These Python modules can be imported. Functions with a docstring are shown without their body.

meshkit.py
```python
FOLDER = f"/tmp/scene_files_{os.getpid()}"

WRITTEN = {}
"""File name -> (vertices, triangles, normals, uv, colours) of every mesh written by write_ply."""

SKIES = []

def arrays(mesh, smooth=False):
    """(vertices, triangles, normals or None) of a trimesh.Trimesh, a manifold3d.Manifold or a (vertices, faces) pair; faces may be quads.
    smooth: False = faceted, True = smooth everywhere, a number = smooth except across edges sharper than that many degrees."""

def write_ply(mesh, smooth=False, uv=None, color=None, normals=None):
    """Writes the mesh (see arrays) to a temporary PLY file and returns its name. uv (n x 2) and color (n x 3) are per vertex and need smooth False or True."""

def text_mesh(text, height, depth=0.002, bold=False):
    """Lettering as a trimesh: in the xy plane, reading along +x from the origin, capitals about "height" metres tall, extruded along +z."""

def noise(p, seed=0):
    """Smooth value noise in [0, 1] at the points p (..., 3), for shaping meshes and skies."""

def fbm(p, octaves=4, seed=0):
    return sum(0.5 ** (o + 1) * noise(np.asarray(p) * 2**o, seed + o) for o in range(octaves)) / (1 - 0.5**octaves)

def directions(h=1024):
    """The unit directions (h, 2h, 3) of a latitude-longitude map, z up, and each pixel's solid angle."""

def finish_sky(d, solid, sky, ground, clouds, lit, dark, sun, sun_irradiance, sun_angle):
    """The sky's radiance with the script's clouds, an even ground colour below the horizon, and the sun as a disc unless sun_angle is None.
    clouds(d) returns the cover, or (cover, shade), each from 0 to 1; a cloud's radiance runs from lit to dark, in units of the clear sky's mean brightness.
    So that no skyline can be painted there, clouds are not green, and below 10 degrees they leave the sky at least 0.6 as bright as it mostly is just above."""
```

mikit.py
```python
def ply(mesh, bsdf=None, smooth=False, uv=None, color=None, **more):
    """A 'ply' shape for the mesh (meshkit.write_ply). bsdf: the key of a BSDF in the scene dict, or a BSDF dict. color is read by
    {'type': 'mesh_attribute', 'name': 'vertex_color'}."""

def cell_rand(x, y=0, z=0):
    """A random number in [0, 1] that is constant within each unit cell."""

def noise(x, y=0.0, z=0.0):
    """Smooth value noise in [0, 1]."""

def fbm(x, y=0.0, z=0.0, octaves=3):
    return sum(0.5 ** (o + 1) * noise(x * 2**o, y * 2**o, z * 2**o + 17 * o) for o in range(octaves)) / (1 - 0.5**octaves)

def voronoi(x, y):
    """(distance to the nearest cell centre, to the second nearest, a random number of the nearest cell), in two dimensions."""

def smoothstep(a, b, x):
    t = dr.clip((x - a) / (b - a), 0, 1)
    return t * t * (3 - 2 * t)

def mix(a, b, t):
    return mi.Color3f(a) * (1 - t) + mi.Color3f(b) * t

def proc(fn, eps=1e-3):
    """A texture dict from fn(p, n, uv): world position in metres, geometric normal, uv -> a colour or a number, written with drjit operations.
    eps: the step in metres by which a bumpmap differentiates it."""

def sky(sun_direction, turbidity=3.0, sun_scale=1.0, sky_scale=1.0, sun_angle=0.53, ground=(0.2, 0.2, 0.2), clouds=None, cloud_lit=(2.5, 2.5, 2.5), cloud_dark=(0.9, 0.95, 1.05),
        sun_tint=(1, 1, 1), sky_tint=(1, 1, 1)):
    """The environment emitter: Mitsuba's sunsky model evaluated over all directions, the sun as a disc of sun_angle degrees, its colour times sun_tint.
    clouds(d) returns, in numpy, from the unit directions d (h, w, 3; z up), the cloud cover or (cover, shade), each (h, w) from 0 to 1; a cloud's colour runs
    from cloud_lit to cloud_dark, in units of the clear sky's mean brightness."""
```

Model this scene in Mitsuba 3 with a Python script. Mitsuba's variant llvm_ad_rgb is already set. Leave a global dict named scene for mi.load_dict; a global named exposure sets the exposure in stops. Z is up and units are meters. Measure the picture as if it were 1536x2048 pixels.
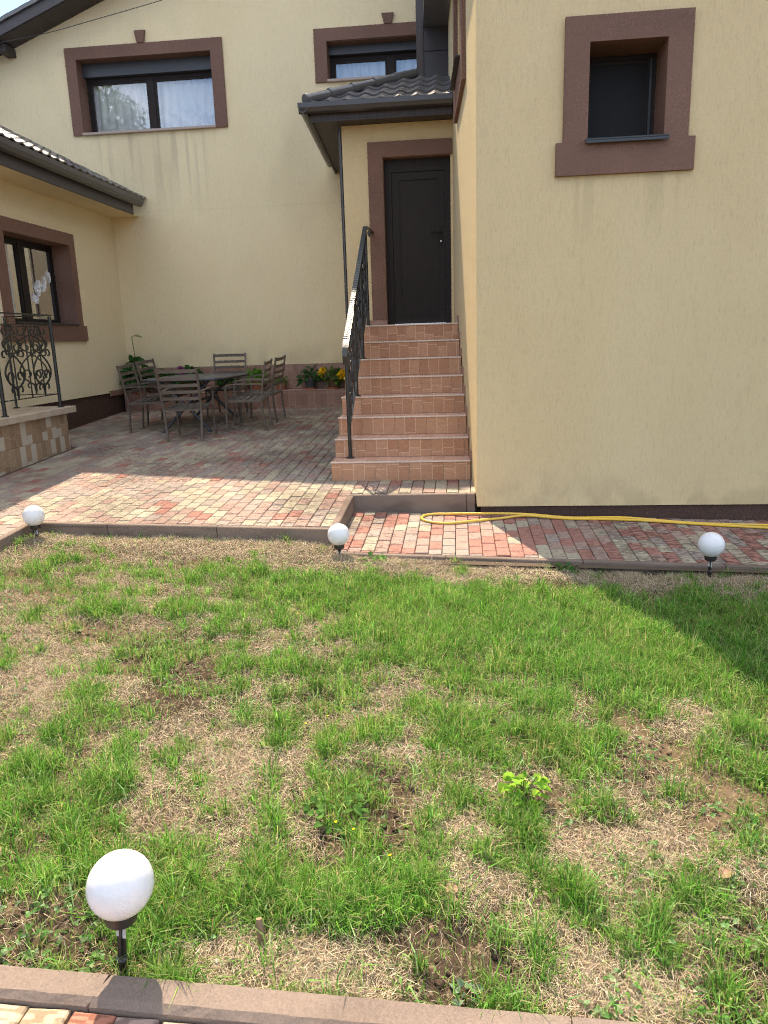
import math, random
import numpy as np, trimesh, drjit as dr, mitsuba as mi, mikit, meshkit
from mikit import noise, fbm, voronoi, cell_rand, smoothstep, mix
from shapely.geometry import Polygon, box as sbox
from manifold3d import Manifold
T = mi.ScalarTransform4f
rng = np.random.default_rng(7); random.seed(7)

# ---------------------------------------------------------------- camera, sky, exposure
EYE = np.array([0, 0, 1.617]); FPX = 1477.5
def axes():
    p, y, r_ = (math.radians(v) for v in (13.151, 5.949, -1.798))
    f = np.array([-math.sin(y)*math.cos(p), math.cos(y)*math.cos(p), -math.sin(p)])
    r = np.cross(f, [0, 0, 1]); r /= np.linalg.norm(r); u = np.cross(r, f)
    return math.cos(r_)*r+math.sin(r_)*u, -math.sin(r_)*r+math.cos(r_)*u, f
RIGHT, UP, FWD = axes()
scene, labels = {}, {}
scene['camera'] = {'type': 'perspective', 'fov': math.degrees(2*math.atan(768/FPX)), 'fov_axis': 'x', 'near_clip': 0.05, 'far_clip': 500.0,
                   'to_world': T().look_at(origin=EYE.tolist(), target=(EYE+FWD).tolist(), up=UP.tolist())}
SUN = np.array([-0.40, 1.0, 1.47])
def cloud_cover(d):
    q = d/np.maximum(d[..., 2:3]+0.15, 0.05)
    n = meshkit.fbm(q*1.1+5.3, 5, 3)
    return np.clip((n-0.40)*4.2, 0, 1), np.clip((n-0.62)*2.5, 0, 0.6)
scene['sky'] = mikit.sky(SUN, turbidity=3, sun_scale=0.88, clouds=cloud_cover, cloud_lit=(2.8, 2.8, 2.8), cloud_dark=(1.1, 1.12, 1.18))
exposure = 3.0

# ---------------------------------------------------------------- helpers
used = {}
def numbered(k):
    n = used.get(k, 0); used[k] = n+1
    return k if n == 0 else f'{k}_{n:03d}'
def lab(key, label=None, cat=None, group=None, kind=None):
    d = {}
    if label: d['label'] = label
    if cat: d['category'] = cat
    if group: d['group'] = group
    if kind: d['kind'] = kind
    labels[key] = d
def thing(name, label, cat, group=None):
    k = numbered(name); lab(k, label, cat, group); return k
def obj(name, mesh, mat, parent=None, smooth=False, label=None, cat=None, group=None, kind=None, tw=None, **kw):
    key = numbered(parent+'__'+name if parent else name)
    d = mesh if isinstance(mesh, dict) else mikit.ply(mesh, 'mat_'+mat, smooth, **kw)
    d = dict(d)
    if isinstance(mesh, dict) and mat: d['bsdf'] = {'type': 'ref', 'id': 'mat_'+mat}
    if tw is not None: d['to_world'] = tw
    scene[key] = d
    if label or cat or kind: lab(key, label, cat, group, kind)
    return key
cat_ = trimesh.util.concatenate
def bx(x0, x1, y0, y1, z0, z1, c=0.0):
    """box between the limits, its edges chamfered by c"""
    if c <= 0:
        m = trimesh.creation.box((x1-x0, y1-y0, z1-z0)); m.apply_translation(((x0+x1)/2, (y0+y1)/2, (z0+z1)/2)); return m
    pts = []
    for sx in (0, 1):
        for sy in (0, 1):
            for sz in (0, 1):
                X, Y, Z = (x0, x1)[sx], (y0, y1)[sy], (z0, z1)[sz]
                dx, dy, dz = c*(1-2*sx), c*(1-2*sy), c*(1-2*sz)
                pts += [(X, Y+dy, Z+dz), (X+dx, Y, Z+dz), (X+dx, Y+dy, Z)]
    m = trimesh.convex.convex_hull(np.array(pts)); return m
def tube(P, r, sides=8, closed=False, flat=None):
    """swept tube through the points; flat=(half thickness a, half width b, direction of b) makes it a flat bar"""
    P = np.asarray(P, float); n = len(P)
    t = np.gradient(P, axis=0) if not closed else np.roll(P, -1, 0)-np.roll(P, 1, 0)
    t /= np.linalg.norm(t, axis=1, keepdims=True)+1e-12
    rr = np.broadcast_to(r, (n,))
    if flat is not None:
        b = np.broadcast_to(np.asarray(flat, float), (n, 3)); b = b-(b*t).sum(1, keepdims=True)*t
        b /= np.linalg.norm(b, axis=1, keepdims=True)+1e-12; a = np.cross(t, b)
    else:
        a = np.zeros((n, 3)); ref = np.array([0, 0, 1.0]) if abs(t[0, 2]) < 0.9 else np.array([1.0, 0, 0])
        a[0] = np.cross(t[0], ref); a[0] /= np.linalg.norm(a[0])
        for i in range(1, n):
            v = a[i-1]-(a[i-1]@t[i])*t[i]; a[i] = v/(np.linalg.norm(v)+1e-12)
        b = np.cross(t, a)
    ang = np.arange(sides)*2*np.pi/sides+np.pi/sides
    v = P[:, None]+rr[:, None, None]*(np.cos(ang)[None, :, None]*a[:, None]+np.sin(ang)[None, :, None]*b[:, None])
    F = []
    for i in range(n if closed else n-1):
        i2 = (i+1) % n
        for j in range(sides):
            k = (j+1) % sides
            F += [(i*sides+j, i*sides+k, i2*sides+k), (i*sides+j, i2*sides+k, i2*sides+j)]
    V = v.reshape(-1, 3).tolist()
    if not closed:
        for i, rev in ((0, True), (n-1, False)):
            V.append(P[i].tolist()); c0 = len(V)-1
            for j in range(sides):
                k = (j+1) % sides
                F.append((c0, i*sides+k, i*sides+j) if rev else (c0, i*sides+j, i*sides+k))
    m = trimesh.Trimesh(np.array(V), np.array(F), process=False)
    return m
def bar(P, w, h, side):
    """rectangular bar swept along P: h along 'side', w across"""
    P = np.asarray(P, float); n = len(P)
    t = np.gradient(P, axis=0); t /= np.linalg.norm(t, axis=1, keepdims=True)
    b = np.broadcast_to(np.asarray(side, float), (n, 3)); b = b-(b*t).sum(1, keepdims=True)*t; b = b/np.linalg.norm(b, axis=1, keepdims=True)
    a = np.cross(t, b)
    v = np.stack([P+a*w/2*sx+b*h/2*sy for sx, sy in ((-1, -1), (1, -1), (1, 1), (-1, 1))], 1).reshape(-1, 3)
    F = []
    for i in range(n-1):
        for j in range(4):
            k = (j+1) % 4
            F += [(i*4+j, i*4+k, i*4+4+k), (i*4+j, i*4+4+k, i*4+4+j)]
    F += [(0, 3, 2), (0, 2, 1), (n*4-4, n*4-3, n*4-2), (n*4-4, n*4-2, n*4-1)]
    m = trimesh.Trimesh(v, np.array(F), process=False); m.fix_normals(); return m
def slab(poly, o, du, dn, t0, t1):
    """a polygon in (u, z) as a slab: u runs along du from o, thickness along dn from t0 to t1"""
    m = trimesh.creation.extrude_polygon(poly, t1-t0, engine='earcut')
    v = np.array(m.vertices); du = np.asarray(du, float); du = du/np.linalg.norm(du); dn = np.asarray(dn, float); dn = dn/np.linalg.norm(dn)
    w = np.asarray(o, float)+v[:, :1]*du+v[:, 1:2]*np.array([0, 0, 1.0])+(v[:, 2:]+t0)*dn
    m = trimesh.Trimesh(w, m.faces, process=False)
    if m.volume < 0: m.invert()
    return m
def lathe(prof, n=24, o=(0, 0, 0)):
    m = trimesh.creation.revolve(np.array(prof, float), sections=n); m.apply_translation(o)
    return m
def R(x0, x1, z0, z1): return sbox(x0, z0, x1, z1)

# ---------------------------------------------------------------- materials
def two(b): return {'type': 'twosided', 'b': b}
def rgb(*c): return {'type': 'rgb', 'value': list(c)}
def bump(b, fn, s=1.0, eps=1e-3): return {'type': 'bumpmap', 'scale': s, 'tex': mikit.proc(fn, eps), 'b': b}
def prin(col, rough, **k): return {'type': 'principled', 'base_color': col, 'roughness': rough, **k}
def add(name, b): scene['mat_'+name] = two(b) if b['type'] not in ('principledthin', 'thindielectric') else b

def groove(p):   # vertical worm marks of the scratched plaster, depth in metres
    h = p.x+p.y
    wob = noise(p.x*9+3, p.y*9, p.z*14)*0.02
    a = noise((h+wob)*260, p.z*34, 3)
    b = noise((h+wob)*130+9, p.z*17, 8)
    m = smoothstep(0.64, 0.80, a)*0.8+smoothstep(0.66, 0.85, b)
    return m
def plaster(c0, c1, stain=False):
    def fn(p, n, uv):
        g = groove(p)
        m = fbm(p.x*1.3+p.y*1.1, p.z*0.9, 5, 4)*1.6-0.3+0.25*(noise(p.x*9+p.y*8, p.z*2.5, 6)-0.5)
        c = mix(c0, c1, m)*(1-0.055*g)*(0.95+0.10*noise((p.x+p.y)*220, p.z*160, 1))
        if stain:
            x, z = p.x, p.z
            s = noise(x*7+2, z*0.8, 3)*noise(x*21+0.15*z, z*0.9, 5)
            w = smoothstep(3.3, 5.0, z)*smoothstep(5.12, 5.0, z)*smoothstep(-6.1, -5.7, x)*smoothstep(-3.6, -4.3, x)
            d = smoothstep(0.15, 0.65, s)*w*0.18
            w2 = smoothstep(4.6, 5.5, z)*smoothstep(5.7, 5.58, z)*smoothstep(-2.2, -1.9, x)
            d = d+smoothstep(0.3, 0.65, s)*w2*0.2
            d = d+0.12*smoothstep(0.5, 0.75, fbm(x*0.8, z*0.5, 9, 4))*smoothstep(2.0, 5.0, z)
            seam = smoothstep(0.012, 0.0, dr.abs(z-3.80-0.01*noise(x*2, 0, 0)))*0.06
            low = smoothstep(1.75, 1.25, z)*noise(x*6, z*5, 4)*0.25
            c = c*(1-dr.clip(d+seam+low, 0, 0.7))*mi.Color3f(1, 1, 1)
        else:
            low = smoothstep(0.55, 0.12, p.z)*smoothstep(0.3, 0.75, fbm(p.x*7+p.y*7, p.z*6, 4))*0.16+smoothstep(2.2, 2.84, p.z)*smoothstep(2.85, 2.83, p.z)*smoothstep(0.85, 0.95, p.x)*smoothstep(1.85, 1.7, p.x)*smoothstep(0.5, 0.8, noise(p.x*24, p.z*0.8, 2))*0.10
            c = c*(1-low)
        return c
    return bump({'type': 'diffuse', 'reflectance': mikit.proc(fn)}, lambda p, n, uv: -0.0009*groove(p)+0.0005*noise(p.x*300+p.y*300, p.z*260, 2), 1.0, 8e-4)
add('plaster_back', plaster((.80, .665, .415), (.84, .71, .46), True))  # lighter than the wing plaster: lens glare over the back wall put into the colour
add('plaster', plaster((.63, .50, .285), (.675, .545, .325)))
add('plaster_side', plaster((.78, .655, .425), (.81, .70, .47)))  # same plaster, albedo lifted to stand in for the lens veil at the left
def granular(c0, c1, c2):
    def fn(p, n, uv):
        a, b, r = voronoi((p.x+p.y*0.9)*260, p.z*260+p.y*130)
        return mix(mix(c0, c1, r), c2, smoothstep(0.90, 0.98, r))*(0.8+0.35*fbm(p.x*2+p.y, p.z*2, 1))
    return bump(prin(mikit.proc(fn), 0.6, specular=0.3), lambda p, n, uv: 0.0012*voronoi((p.x+p.y*0.9)*260, p.z*260+p.y*130)[0], 1.0, 8e-4)
add('trim', granular((.135, .068, .047), (.215, .118, .085), (.28, .18, .14)))
add('plinth_dark', granular((.050, .028, .020), (.095, .052, .038), (.17, .11, .08)))
add('dark_frame', bump(prin(mikit.proc(lambda p, n, uv: mix((.016, .011, .010), (.025, .018, .017), noise((p.x+p.y)*190, p.z*9, 2))), 0.55, specular=0.22), lambda p, n, uv: 0.0003*noise((p.x+p.y)*260, p.z*12, 2), 1.0))
add('dark_cladding', prin(mikit.proc(lambda p, n, uv: mix((.022, .019, .024), (.034, .030, .036), fbm(p.x*3, p.y*3, p.z*2))), 0.45))
add('blind', prin(rgb(.012, .012, .014), 0.6, specular=0.2))
add('shutter_box', prin(rgb(.040, .042, .050), 0.4))
add('roof_tile', bump(prin(mikit.proc(lambda p, n, uv: mix((.075, .075, .082), (.125, .122, .125), fbm(p.x*7, p.y*7, p.z*9))), 0.22, specular=0.8), lambda p, n, uv: 0.0004*noise(p.x*180, p.y*180, p.z*180), 1.0))
add('gutter', prin(mikit.proc(lambda p, n, uv: mix((.036, .032, .036), (.055, .050, .055), fbm(p.x*6, p.y*3, p.z*6))), 0.3, specular=0.6))
add('soffit_dark', prin(mikit.proc(lambda p, n, uv: mix((.028, .021, .022), (.050, .038, .036), noise(p.x*60, p.y*4, p.z*3))), 0.55))
add('fascia', prin(mikit.proc(lambda p, n, uv: mix((.050, .044, .048), (.070, .062, .066), fbm(p.y*1.5, p.z*14, p.x*3))), 0.5))
add('pane', {'type': 'thindielectric', 'int_ior': 2.1, 'ext_ior': 1.0})
def lace(p, n, uv):
    f = 0.5+0.5*dr.sin((p.x+p.y)*46+3*noise(p.x*3, p.z, 1))
    fl = smoothstep(0.52, 0.60, fbm(p.x*17+p.y*17, p.z*17, 3))*smoothstep(0.42, 0.0, dr.abs(p.z-5.25))
    return mix((.56, .58, .60), (.66, .68, .70), f)*(1-0.16*fl)
scene['mat_lace'] = two({'type': 'diffuse', 'reflectance': mikit.proc(lace)})
add('room_dark', {'type': 'diffuse', 'reflectance': rgb(.16, .15, .14)})
add('room_beige', {'type': 'diffuse', 'reflectance': rgb(.42, .37, .24)})
add('stone_sill', prin(rgb(.38, .30, .25), 0.5))
add('metal_sill', prin(rgb(.040, .045, .050), 0.35, metallic=0.3))
add('brass', {'type': 'roughconductor', 'alpha': 0.2})
add('wrought_iron', bump(prin(mikit.proc(lambda p, n, uv: mix((.010, .012, .013), (.020, .023, .024), noise(p.x*40, p.y*40, p.z*40))), 0.30, specular=0.6), lambda p, n, uv: 0.0008*noise(p.x*70, p.y*110, p.z*70), 1.0))
# printed tiles: three columns per tile, each cut once or twice, thin pale lines between; uv is in tiles
def tile_mat(c0, c1, line, light=None):
    def fn(p, n, uv):
        u, v = uv.x, uv.y
        tu, tv = dr.floor(u), dr.floor(v)
        a, b = (u-tu)*3, v-tv
        col = dr.floor(a); fa = a-col
        h1 = 0.30+0.40*cell_rand(col, 3, 1)
        has = cell_rand(col, 5, 2) < 0.72
        up = dr.select(has & (b > h1), 1.0, 0.0)
        dl = dr.minimum(dr.minimum(fa, 1-fa)*0.111, dr.select(has, dr.abs(b-h1)*0.333, 1.0))
        rnd = cell_rand(col+tu*7, up+tv*5, 3)
        c = mix(c0, c1, rnd*0.7+0.3*fbm(u*5, v*11, rnd*9))
        c = c*(0.80+0.38*fbm(u*26, v*26, 2+rnd))
        if light is not None:
            c = mix(c, light, dr.select(cell_rand(col+tu*3, up+2*tv, 7) > 0.68, 0.75, 0.0))
        return mix(c, line, smoothstep(0.0040, 0.0020, dl)*0.65)
    return bump(prin(mikit.proc(fn), 0.42, specular=0.4), lambda p, n, uv: 0.0005*fbm(uv.x*70, uv.y*70, 3), 1.0)
add('stair_tile', tile_mat((.36, .170, .092), (.50, .285, .175), (.66, .48, .35)))
add('stair_tile_dull', tile_mat((.235, .125, .090), (.34, .20, .145), (.44, .33, .25)))
add('tread_tile', tile_mat((.36, .21, .155), (.48, .31, .24), (.56, .43, .34)))
add('terrace_tile', tile_mat((.23, .150, .088), (.36, .25, .16), (.40, .33, .24), (.52, .47, .38)))
add('terrace_slab', prin(mikit.proc(lambda p, n, uv: mix((.36, .28, .20), (.50, .42, .33), fbm(p.x*9, p.y*9, p.z*20))), 0.40))
add('nosing', prin(rgb(.62, .52, .45), 0.35))
add('grout', {'type': 'diffuse', 'reflectance': rgb(.13, .10, .085)})
# concrete pavers
def paver(c0, c1):
    def fn(p, n, uv):
        m = fbm(p.x*6, p.y*6, 1)*0.6+0.4*noise(p.x*23, p.y*23, 2)
        st = smoothstep(0.52, 0.72, fbm(p.x*1.1+4, p.y*1.1, 7, 4))
        sp = smoothstep(0.60, 0.74, noise(p.x*38, p.y*120, 5)*0.55+fbm(p.x*0.9, p.y*0.9, 3)*0.5)
        c = mix(c0, c1, m)*(0.86+0.26*noise(p.x*330, p.y*330, p.z*330))
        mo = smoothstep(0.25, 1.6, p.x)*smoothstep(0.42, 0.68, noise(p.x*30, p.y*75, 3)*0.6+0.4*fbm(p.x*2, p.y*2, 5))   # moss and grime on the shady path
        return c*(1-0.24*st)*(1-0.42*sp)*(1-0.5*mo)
    return bump({'type': 'diffuse', 'reflectance': mikit.proc(fn)}, lambda p, n, uv: 0.0012*fbm(p.x*160, p.y*160, p.z*160), 1.0, 8e-4)
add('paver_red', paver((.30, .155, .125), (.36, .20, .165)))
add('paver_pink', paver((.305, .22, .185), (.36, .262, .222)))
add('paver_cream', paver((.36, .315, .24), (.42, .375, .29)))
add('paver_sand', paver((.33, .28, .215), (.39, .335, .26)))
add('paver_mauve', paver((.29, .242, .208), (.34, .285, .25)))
add('paver_tan', paver((.44, .33, .215), (.54, .42, .29)))
add('paver_brick', paver((.36, .155, .105), (.44, .21, .145)))
PAV = ['paver_red', 'paver_pink', 'paver_cream', 'paver_sand', 'paver_mauve']
add('joint_sand', {'type': 'diffuse', 'reflectance': rgb(.11, .085, .065)})
def kerbc(p, n, uv):
    st = smoothstep(0.45, 0.8, fbm(p.x*4, p.y*4, p.z*9))
    return mix((.22, .172, .142), (.15, .115, .095), st)*(0.82+0.3*noise(p.x*280, p.y*280, p.z*280))
add('kerb', bump({'type': 'diffuse', 'reflectance': mikit.proc(kerbc)}, lambda p, n, uv: 0.0014*fbm(p.x*130, p.y*130, p.z*130), 1.0, 8e-4))
def soilc(p, n, uv):
    a = fbm(p.x*2.3, p.y*2.3, 3, 4); b = noise(p.x*60, p.y*60, 1); c = noise(p.x*190, p.y*190, 4)
    return mix(mix((.125, .090, .058), (.060, .043, .030), smoothstep(0.38, 0.60, a)), (.26, .20, .13), smoothstep(0.58, 0.85, b*0.6+c*0.4)*0.6)
add('soil', bump({'type': 'diffuse', 'reflectance': mikit.proc(soilc)}, lambda p, n, uv: 0.012*fbm(p.x*45, p.y*45, 1, 4), 1.0, 2e-3))
VC = {'type': 'mesh_attribute', 'name': 'vertex_color'}
scene['mat_blade'] = {'type': 'principledthin', 'base_color': VC, 'roughness': 0.36, 'diff_trans': 1.0, 'eta': 1.45}
scene['mat_straw'] = two({'type': 'diffuse', 'reflectance': VC})
scene['mat_leaf'] = {'type': 'principledthin', 'base_color': VC, 'roughness': 0.35, 'diff_trans': 0.6, 'eta': 1.45}
add('globe_plastic', {'type': 'roughplastic', 'diffuse_reflectance': rgb(.88, .88, .89), 'alpha': 0.06, 'nonlinear': True})
add('black_plastic', prin(mikit.proc(lambda p, n, uv: mix((.018, .016, .015), (.030, .026, .024), noise(p.x*60, p.y*60, p.z*60))), 0.35))
add('sticker', {'type': 'diffuse', 'reflectance': mikit.proc(lambda p, n, uv: mix((.62, .62, .60), (.25, .25, .25), dr.select((dr.abs(dr.floor(p.z*520)/2-dr.floor(dr.floor(p.z*520)/2)) > 0.25) & (noise(p.x*900, p.z*40, p.y*900) > 0.45), 0.8, 0.0)))})
add('hose_rubber', prin(mikit.proc(lambda p, n, uv: mix((.74, .46, .03), (.66, .44, .09), noise(p.x*5, p.y*9, 2))), 0.40))
add('chair_metal', prin(mikit.proc(lambda p, n, uv: mix((.115, .090, .072), (.165, .135, .112), fbm(p.x*14, p.y*14, p.z*14))), 0.45, metallic=0.25))
add('strap', prin(mikit.proc(lambda p, n, uv: mix((.050, .043, .038), (.11, .095, .082), noise(p.x*60, p.y*60, p.z*60))), 0.55))
add('table_metal', prin(mikit.proc(lambda p, n, uv: mix((.060, .062, .072), (.085, .088, .10), fbm(p.x*9, p.y*9, p.z*9))), 0.42, metallic=0.3))
add('terracotta', bump(prin(mikit.proc(lambda p, n, uv: mix((.33, .115, .055), (.43, .18, .10), fbm(p.x*12, p.y*12, p.z*12))), 0.7), lambda p, n, uv: 0.0008*noise(p.x*200, p.y*200, p.z*200), 1.0))
add('grey_pot', prin(rgb(.055, .055, .062), 0.5))
add('brown_pot', prin(rgb(.16, .075, .05), 0.6))
add('earth', {'type': 'diffuse', 'reflectance': rgb(.06, .042, .03)})
add('petal', {'type': 'diffuse', 'reflectance': VC})
add('cable_black', prin(rgb(.03, .03, .032), 0.5))
add('dead_leaf_brown', prin(mikit.proc(lambda p, n, uv: mix((.20, .11, .06), (.34, .21, .12), noise(p.x*90, p.y*90, p.z*90))), 0.7))
add('wood_grey', prin(mikit.proc(lambda p, n, uv: mix((.16, .10, .06), (.27, .18, .11), noise(p.x*120, p.y*120, p.z*30))), 0.8))
add('bark', {'type': 'diffuse', 'reflectance': rgb(.11, .085, .065)})
add('pebble', prin(rgb(.42, .45, .47), 0.5))

# ---------------------------------------------------------------- levels of the place
def patio_z(y): return 0.266+0.05*(y-7.12)
def path_z(x, y): return 0.07+0.04*(y-6.5)-0.03*x
def lawn_z(x, y):
    far = np.interp(x, [-3.6, -1.2, -0.6, 2.4, 4.0], [0.085, 0.055, -0.02, -0.145, -0.17])
    t = np.clip((y-1.5)/3.8, 0, 1)
    return 0.05*(1-t)+far*t
YB = 6.5; YP = 10.1; YW = 12.72; XW = -5.76; YL = 12.4
WD = np.array([-0.0567, 1.0, 0]); WD /= np.linalg.norm(WD); WO = np.array([0.161, YB, 0])   # left wall of the front wing
WN = np.array([WD[1], -WD[0], 0])                                                        # into the wing
def wing_x(y): return 0.161-0.0567*(y-YB)

# ---------------------------------------------------------------- ground, patio, paths, kerbs
g = bx(-60, 60, -60, 80, -1.2, -0.30); obj('ground', g, 'soil', kind='structure')
gx, gy = np.meshgrid(np.linspace(-4.2, 4.2, 300), np.linspace(1.42, 5.85, 200))
bumps = (meshkit.fbm(np.stack([gx*3, gy*3, 0*gx], -1), 4, 5)-0.5)*0.055+(meshkit.fbm(np.stack([gx*14, gy*14, 0*gx], -1), 3, 9)-0.5)*0.03
gz = lawn_z(gx, gy)+bumps*np.clip((gy-1.44)/0.12, 0, 1)-0.006
def ground_at(x, y):
    i = np.clip((np.asarray(x)+4.2)/8.4*299, 0, 298.99); j = np.clip((np.asarray(y)-1.42)/4.43*199, 0, 198.99)
    i0, j0 = i.astype(int), j.astype(int); a, b = i-i0, j-j0
    return gz[j0, i0]*(1-a)*(1-b)+gz[j0, i0+1]*a*(1-b)+gz[j0+1, i0]*(1-a)*b+gz[j0+1, i0+1]*a*b
def grid_mesh(X, Y, Z):
    h, w = X.shape; v = np.stack([X, Y, Z], -1).reshape(-1, 3); i = (np.arange(h-1)[:, None]*w+np.arange(w-1)).ravel()
    return trimesh.Trimesh(v, np.vstack([np.stack([i, i+1, i+w+1], 1), np.stack([i, i+w+1, i+w], 1)]), process=False)
obj('lawn_ground', grid_mesh(gx, gy, gz), 'soil', kind='structure', smooth=True)

def paver_mesh(w, l, seed):
    r = np.random.default_rng(seed); a, b, h, c = w/2, l/2, 0.03, 0.0045
    pts = []
    for sx in (-1, 1):
        for sy in (-1, 1):
            jx, jy = r.normal(0, 0.0006, 2)
            z = r.normal(0, 0.0007)
            pts += [(sx*a+jx, sy*b+jy, -h), (sx*a+jx, sy*b+jy, z-c), (sx*(a-c)+jx, sy*(b-c)+jy, z)]
    return trimesh.convex.convex_hull(np.array(pts))
def in_frame(p):
    d = np.asarray(p)-EYE; z = d@FWD
    if z < 0.3: return False
    return -60 < 768+FPX*(d@RIGHT)/z < 1600 and -60 < 1024-FPX*(d@UP)/z < 2110
def px_size(p): return 1/np.linalg.norm(np.asarray(p)-EYE)
def lay(parent, W, L, x0, x1, y0, y1, zf, inside, tilt, keep=300, gap=0.0050, swap=0.0, mixture=(2, 0, 4, 3, 1, 4, 2, 1)):
    """pavers in columns along y with half-length offsets; the largest in view are parts, the rest one mesh"""
    shared = {}
    items = []
    nc = int(math.ceil((x1-x0)/W))
    carry = 0
    for i in range(nc):
        xc = x0+(i+0.5)*W
        off = (i % 2)*L/2+rng.normal(0, 0.006)
        y = y0-L+off % L
        j = 0
        while y < y1:
            a, b = max(y, y0), min(y+L, y1)
            y += L; j += 1
            if b-a < 0.03: continue
            yc = (a+b)/2
            lo = inside(xc, a, b)
            if lo is None: continue
            a, b = lo
            if b-a < 0.03: continue
            yc = (a+b)/2
            k = (i+2*j)//3 if rng.random() < 0.38 else rng.integers(0, 9)     # colours run in loose diagonal drifts
            col = mixture[int(k*5+i//7) % 8]
            if col == 0 and rng.random() < swap: col = 1
            items.append((xc, yc, b-a, col, px_size((xc, yc, zf(xc, yc)))*in_frame((xc, yc, zf(xc, yc)))))
    order = sorted(range(len(items)), key=lambda q: -items[q][4])
    near = set(order[:keep]); far = {c: [] for c in range(5)}
    for q, (xc, yc, l, col, s) in enumerate(items):
        z = zf(xc, yc)+rng.normal(0, 0.0012)
        m4 = T().translate([xc, yc, z]).rotate([1, 0, 0], math.degrees(math.atan(tilt))+rng.normal(0, 0.25)).rotate([0, 1, 0], rng.normal(0, 0.3)).rotate([0, 0, 1], rng.normal(0, 0.35))
        if q in near and s > 0:
            lk = (round(l, 2), int(rng.integers(0, 3)))
            if lk not in shared: shared[lk] = mikit.ply(paver_mesh(W-gap, lk[0]-gap, len(shared)+11), None)
            obj('paver', shared[lk], PAV[col], parent, tw=m4)
        else:
            m = paver_mesh(W-gap, l-gap, 5); m.apply_transform(np.array(m4.matrix)); far[col].append(m)
    return far
def far_pavers(parent, far):
    names = ['red_pavers', 'pink_pavers', 'cream_pavers', 'sand_pavers', 'mauve_pavers']
    for c, ms in far.items():
        if ms: obj(names[c], cat_(ms), PAV[c], parent, kind='stuff')

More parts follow.
